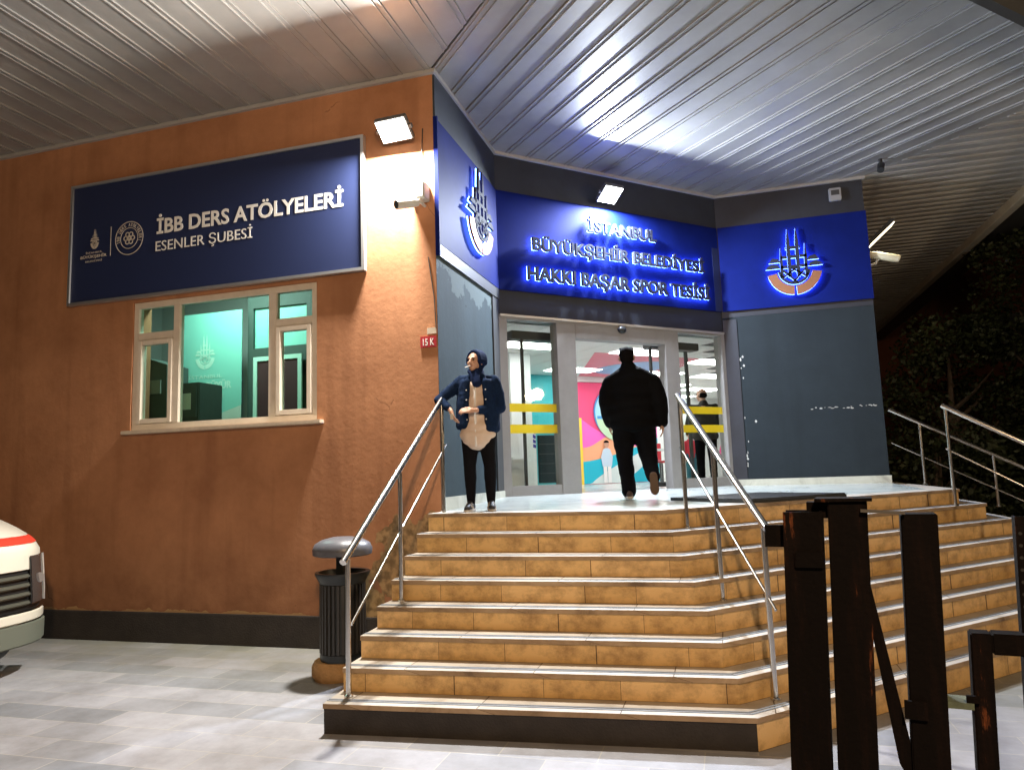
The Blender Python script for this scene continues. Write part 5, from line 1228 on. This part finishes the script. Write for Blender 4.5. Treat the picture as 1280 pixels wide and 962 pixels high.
vskin('nose', (.60, .64, .70, .80, .90, 1.0), M_BLACK, -.02)
for z in (.66, .745, .83, .915): vskin('grille_slat', (z, z+.02, z+.045), M_CHROME, .015, 2, 11)
vskin('bonnet', (1.0, 1.06, 1.12, 1.18, 1.22, 1.26, 1.30, 1.34, 1.38, 1.42, 1.46, 1.50, 1.53), M_VWHITE, .0)
vskin('bonnet_stripe', (1.255, 1.29, 1.325), M_VRED, .012, 0, 13, .008)
for f0, f1 in ((0, 3), (10, 13)):
    hl = vskin('headlight', (.66, .74, .84, .95, 1.05, 1.13), M_LAMPGLASS, .022, f0, f1)
    m = MB(); m.tube([vrow(z_)[12 if f0 else 0]+Vector((.03, 0, 0)) for z_ in (.66, .78, .90, 1.02, 1.13)], .012, 8); m.build('headlight_rim', M_ALU, hl, True)
    m = MB(); m.tube([vrow(.9)[11 if f0 else 1]+Vector((-.02, 0, 0)), vrow(.9)[11 if f0 else 1]+Vector((.028, 0, 0))], .05, 16); m.build('headlight_bulb', M_ALU, hl, True)
fg = MB()
for s_ in (-1, 1):
    fl_ = MB(); fl_.tube([(VX-.30, VY+s_*.68, .40), (VX-.10, VY+s_*.66, .40)], .055, 18); fl_.build('fog_light', M_LAMPGLASS, va, True)
b = MB(); b.prism([(VX-1.0, .32), (VX-1.0, 1.44), (VX-1.12, 1.53), (VX-1.75, 2.25), (VX-4.9, 2.28), (VX-4.95, .32)], VY-.92, VY+.92, lambda v: Vector((v.x, v.z, v.y))); b.build('van_body', M_VWHITE, va, bevel=.05)
MB().prism([(VX-1.10, 1.535), (VX-1.70, 2.17), (VX-1.71, 2.18), (VX-1.08, 1.545)], VY-.8, VY+.8, lambda v: Vector((v.x+.03, v.z, v.y+.03))).build('windscreen', M_BLACK, va)
for x_ in (VX-.95, VX-3.9):
    for s_ in (-1, 1):
        wh = MB().tube([(x_, VY+s_*.72, .34), (x_, VY+s_*.945, .34)], .34, 32).build('wheel', M_BLACK, va, True)
        MB().tube([(x_, VY+s_*.944, .34), (x_, VY+s_*.952, .34)], .20, 24).build('rim', M_ALU, wh, True)

# ------------------------------------------------------------------ hedge, trees and the building beyond
M_BARK = mat("bark", (.05, .035, .025), rough=.9, noise=.4, nscale=10)
def leaf_mat(name, c1, c2):
    m = mat(name, c1, rough=.6, spec=.3); t, b = nodes_of(m); N = t.nodes; L = t.links
    oi = N.new('ShaderNodeTexCoord'); n = N.new('ShaderNodeTexNoise'); n.inputs['Scale'].default_value = 2.2; n.inputs['Detail'].default_value = 4; L.new(oi.outputs['Object'], n.inputs['Vector'])
    rp = N.new('ShaderNodeValToRGB'); e = rp.color_ramp.elements; e[0].position = .38; e[0].color = (*c2, 1); e[1].position = .64; e[1].color = (*c1, 1)
    L.new(n.outputs['Fac'], rp.inputs[0]); L.new(rp.outputs[0], b.inputs['Base Color']); return m
M_LEAF = leaf_mat("dark_leaf", (.022, .030, .010), (.008, .014, .005)); M_LEAF_LIT = leaf_mat("lit_leaf", (.085, .085, .022), (.03, .036, .012))  # second, yellower leaf colour has the warm street light painted in
def tree(name, label, cat, loc, h, rx, ry, z0, n, m, group, leaf=.11, seed=1):
    rnd = random.Random(seed); t = thing(name, label, cat, loc, 0, group)
    tb_ = MB(); tb_.tube([(0,0,0), (.05,.02,h*.3), (-.04,.05,h*.6), (0,0,h*.9)], [.13, .10, .06, .02], 10)
    for k in range(9):
        a = rnd.uniform(0, 6.28); zz = rnd.uniform(max(.3, z0), h*.7); L_ = rnd.uniform(.5, .9)
        tb_.tube([(0,0,zz), (math.cos(a)*rx*.4*L_, math.sin(a)*ry*.4*L_, zz+.3), (math.cos(a)*rx*.85*L_, math.sin(a)*ry*.85*L_, zz+.75)], [.05, .03, .012], 6)
    o = tb_.build('trunk', M_BARK, t, True); o.location = loc; o.matrix_parent_inverse = wm(t).inverted()
    c = MB(); cl = []
    for k in range(60):
        a = rnd.uniform(0, 6.28); zz = rnd.uniform(0, 1); rr_ = (1-abs(zz-.42)**2*1.9)*math.sqrt(rnd.uniform(.25, 1)); cl.append((math.cos(a)*rx*rr_, math.sin(a)*ry*rr_, z0+(h-z0)*zz, rnd.uniform(.28, .62)))
    vs, fs = [], []
    for k in range(n):
        x, y, z, s_ = cl[rnd.randrange(len(cl))]
        d = Vector((rnd.gauss(0, 1), rnd.gauss(0, 1), rnd.gauss(0, 1))).normalized()*s_*rnd.uniform(.3, 1)**.5
        p = Vector((x, y, max(.03, z)))+Vector((d.x, d.y, d.z*.8))
        if p.z < .03: p.z = .03
        u = Vector((rnd.gauss(0, 1), rnd.gauss(0, 1), rnd.gauss(0, .7))).normalized(); w2 = u.orthogonal().normalized(); w2.rotate(Matrix.Rotation(rnd.uniform(0, 6.28), 3, u)); l_ = leaf*rnd.uniform(.6, 1.3)
        i = len(vs); vs += [p, p+u*l_*.5+w2*l_*.28, p+u*l_, p+u*l_*.5-w2*l_*.28]; fs.append((i, i+1, i+2, i+3))
    c.add(vs, fs); o = c.build('crown', m, t); o.location = loc; o.matrix_parent_inverse = wm(t).inverted()
    return t
def tree_done(*a, **k): return tree(*a, **k)
tree('bushy_tree', 'dark bushy tree nearest the slate wall beside the thin handrail', 'tree', (4.4, 16.2, 0), 4.6, 1.5, 1.4, .3, 9000, M_LEAF, 'trees right of the steps', seed=3)
tree('bushy_tree', 'tall dark tree in the middle of the row right of the steps', 'tree', (6.3, 17.0, 0), 6.1, 1.9, 1.6, .4, 12000, M_LEAF, 'trees right of the steps', seed=5)
tree('bushy_tree', 'bushy tree at the right edge, warm street light painted into its leaves', 'tree', (7.0, 14.2, 0), 4.9, 1.5, 1.5, 1.0, 10000, M_LEAF_LIT, 'trees right of the steps', seed=8)
tree('bushy_tree', 'broad dark tree behind the others under the roof edge', 'tree', (8.6, 20.0, 0), 7.2, 2.4, 2.0, .5, 12000, M_LEAF, 'trees right of the steps', seed=11)
tree('hedge_shrub', 'low dense shrub at the foot of the trees behind the far handrail', 'shrub', (3.6, 14.6, 0), 2.1, 1.2, .9, .05, 7000, M_LEAF, None, seed=14)
tree('hedge_shrub', 'low dark shrub below the paler tree at the right edge', 'shrub', (6.2, 13.4, 0), 2.0, 1.5, 1.0, .05, 8000, M_LEAF, None, seed=15)
fb = thing('neighbour_building', 'dark reddish rendered building standing behind the trees at right', 'building', (14, 30.5, 0))
b = MB(); b.box((5.3, 30, 0), (26, 38, 9.5)); b.build('wall', M_FARWALL, fb)
MB().box((5.1, 29.8, 9.5), (26.2, 38.2, 9.8)).build('roof', M_DARKGREY, fb)
for x_ in (9.5, 13.0, 16.5):
    for z_ in (1.6, 5.2):
        wf = MB().box((x_, 29.94, z_), (x_+1.5, 29.998, z_+1.7)).build('window', M_DARKGREY, fb); MB().box((x_+.08, 29.93, z_+.08), (x_+1.42, 29.938, z_+1.62)).build('pane', M_BLACK, wf)
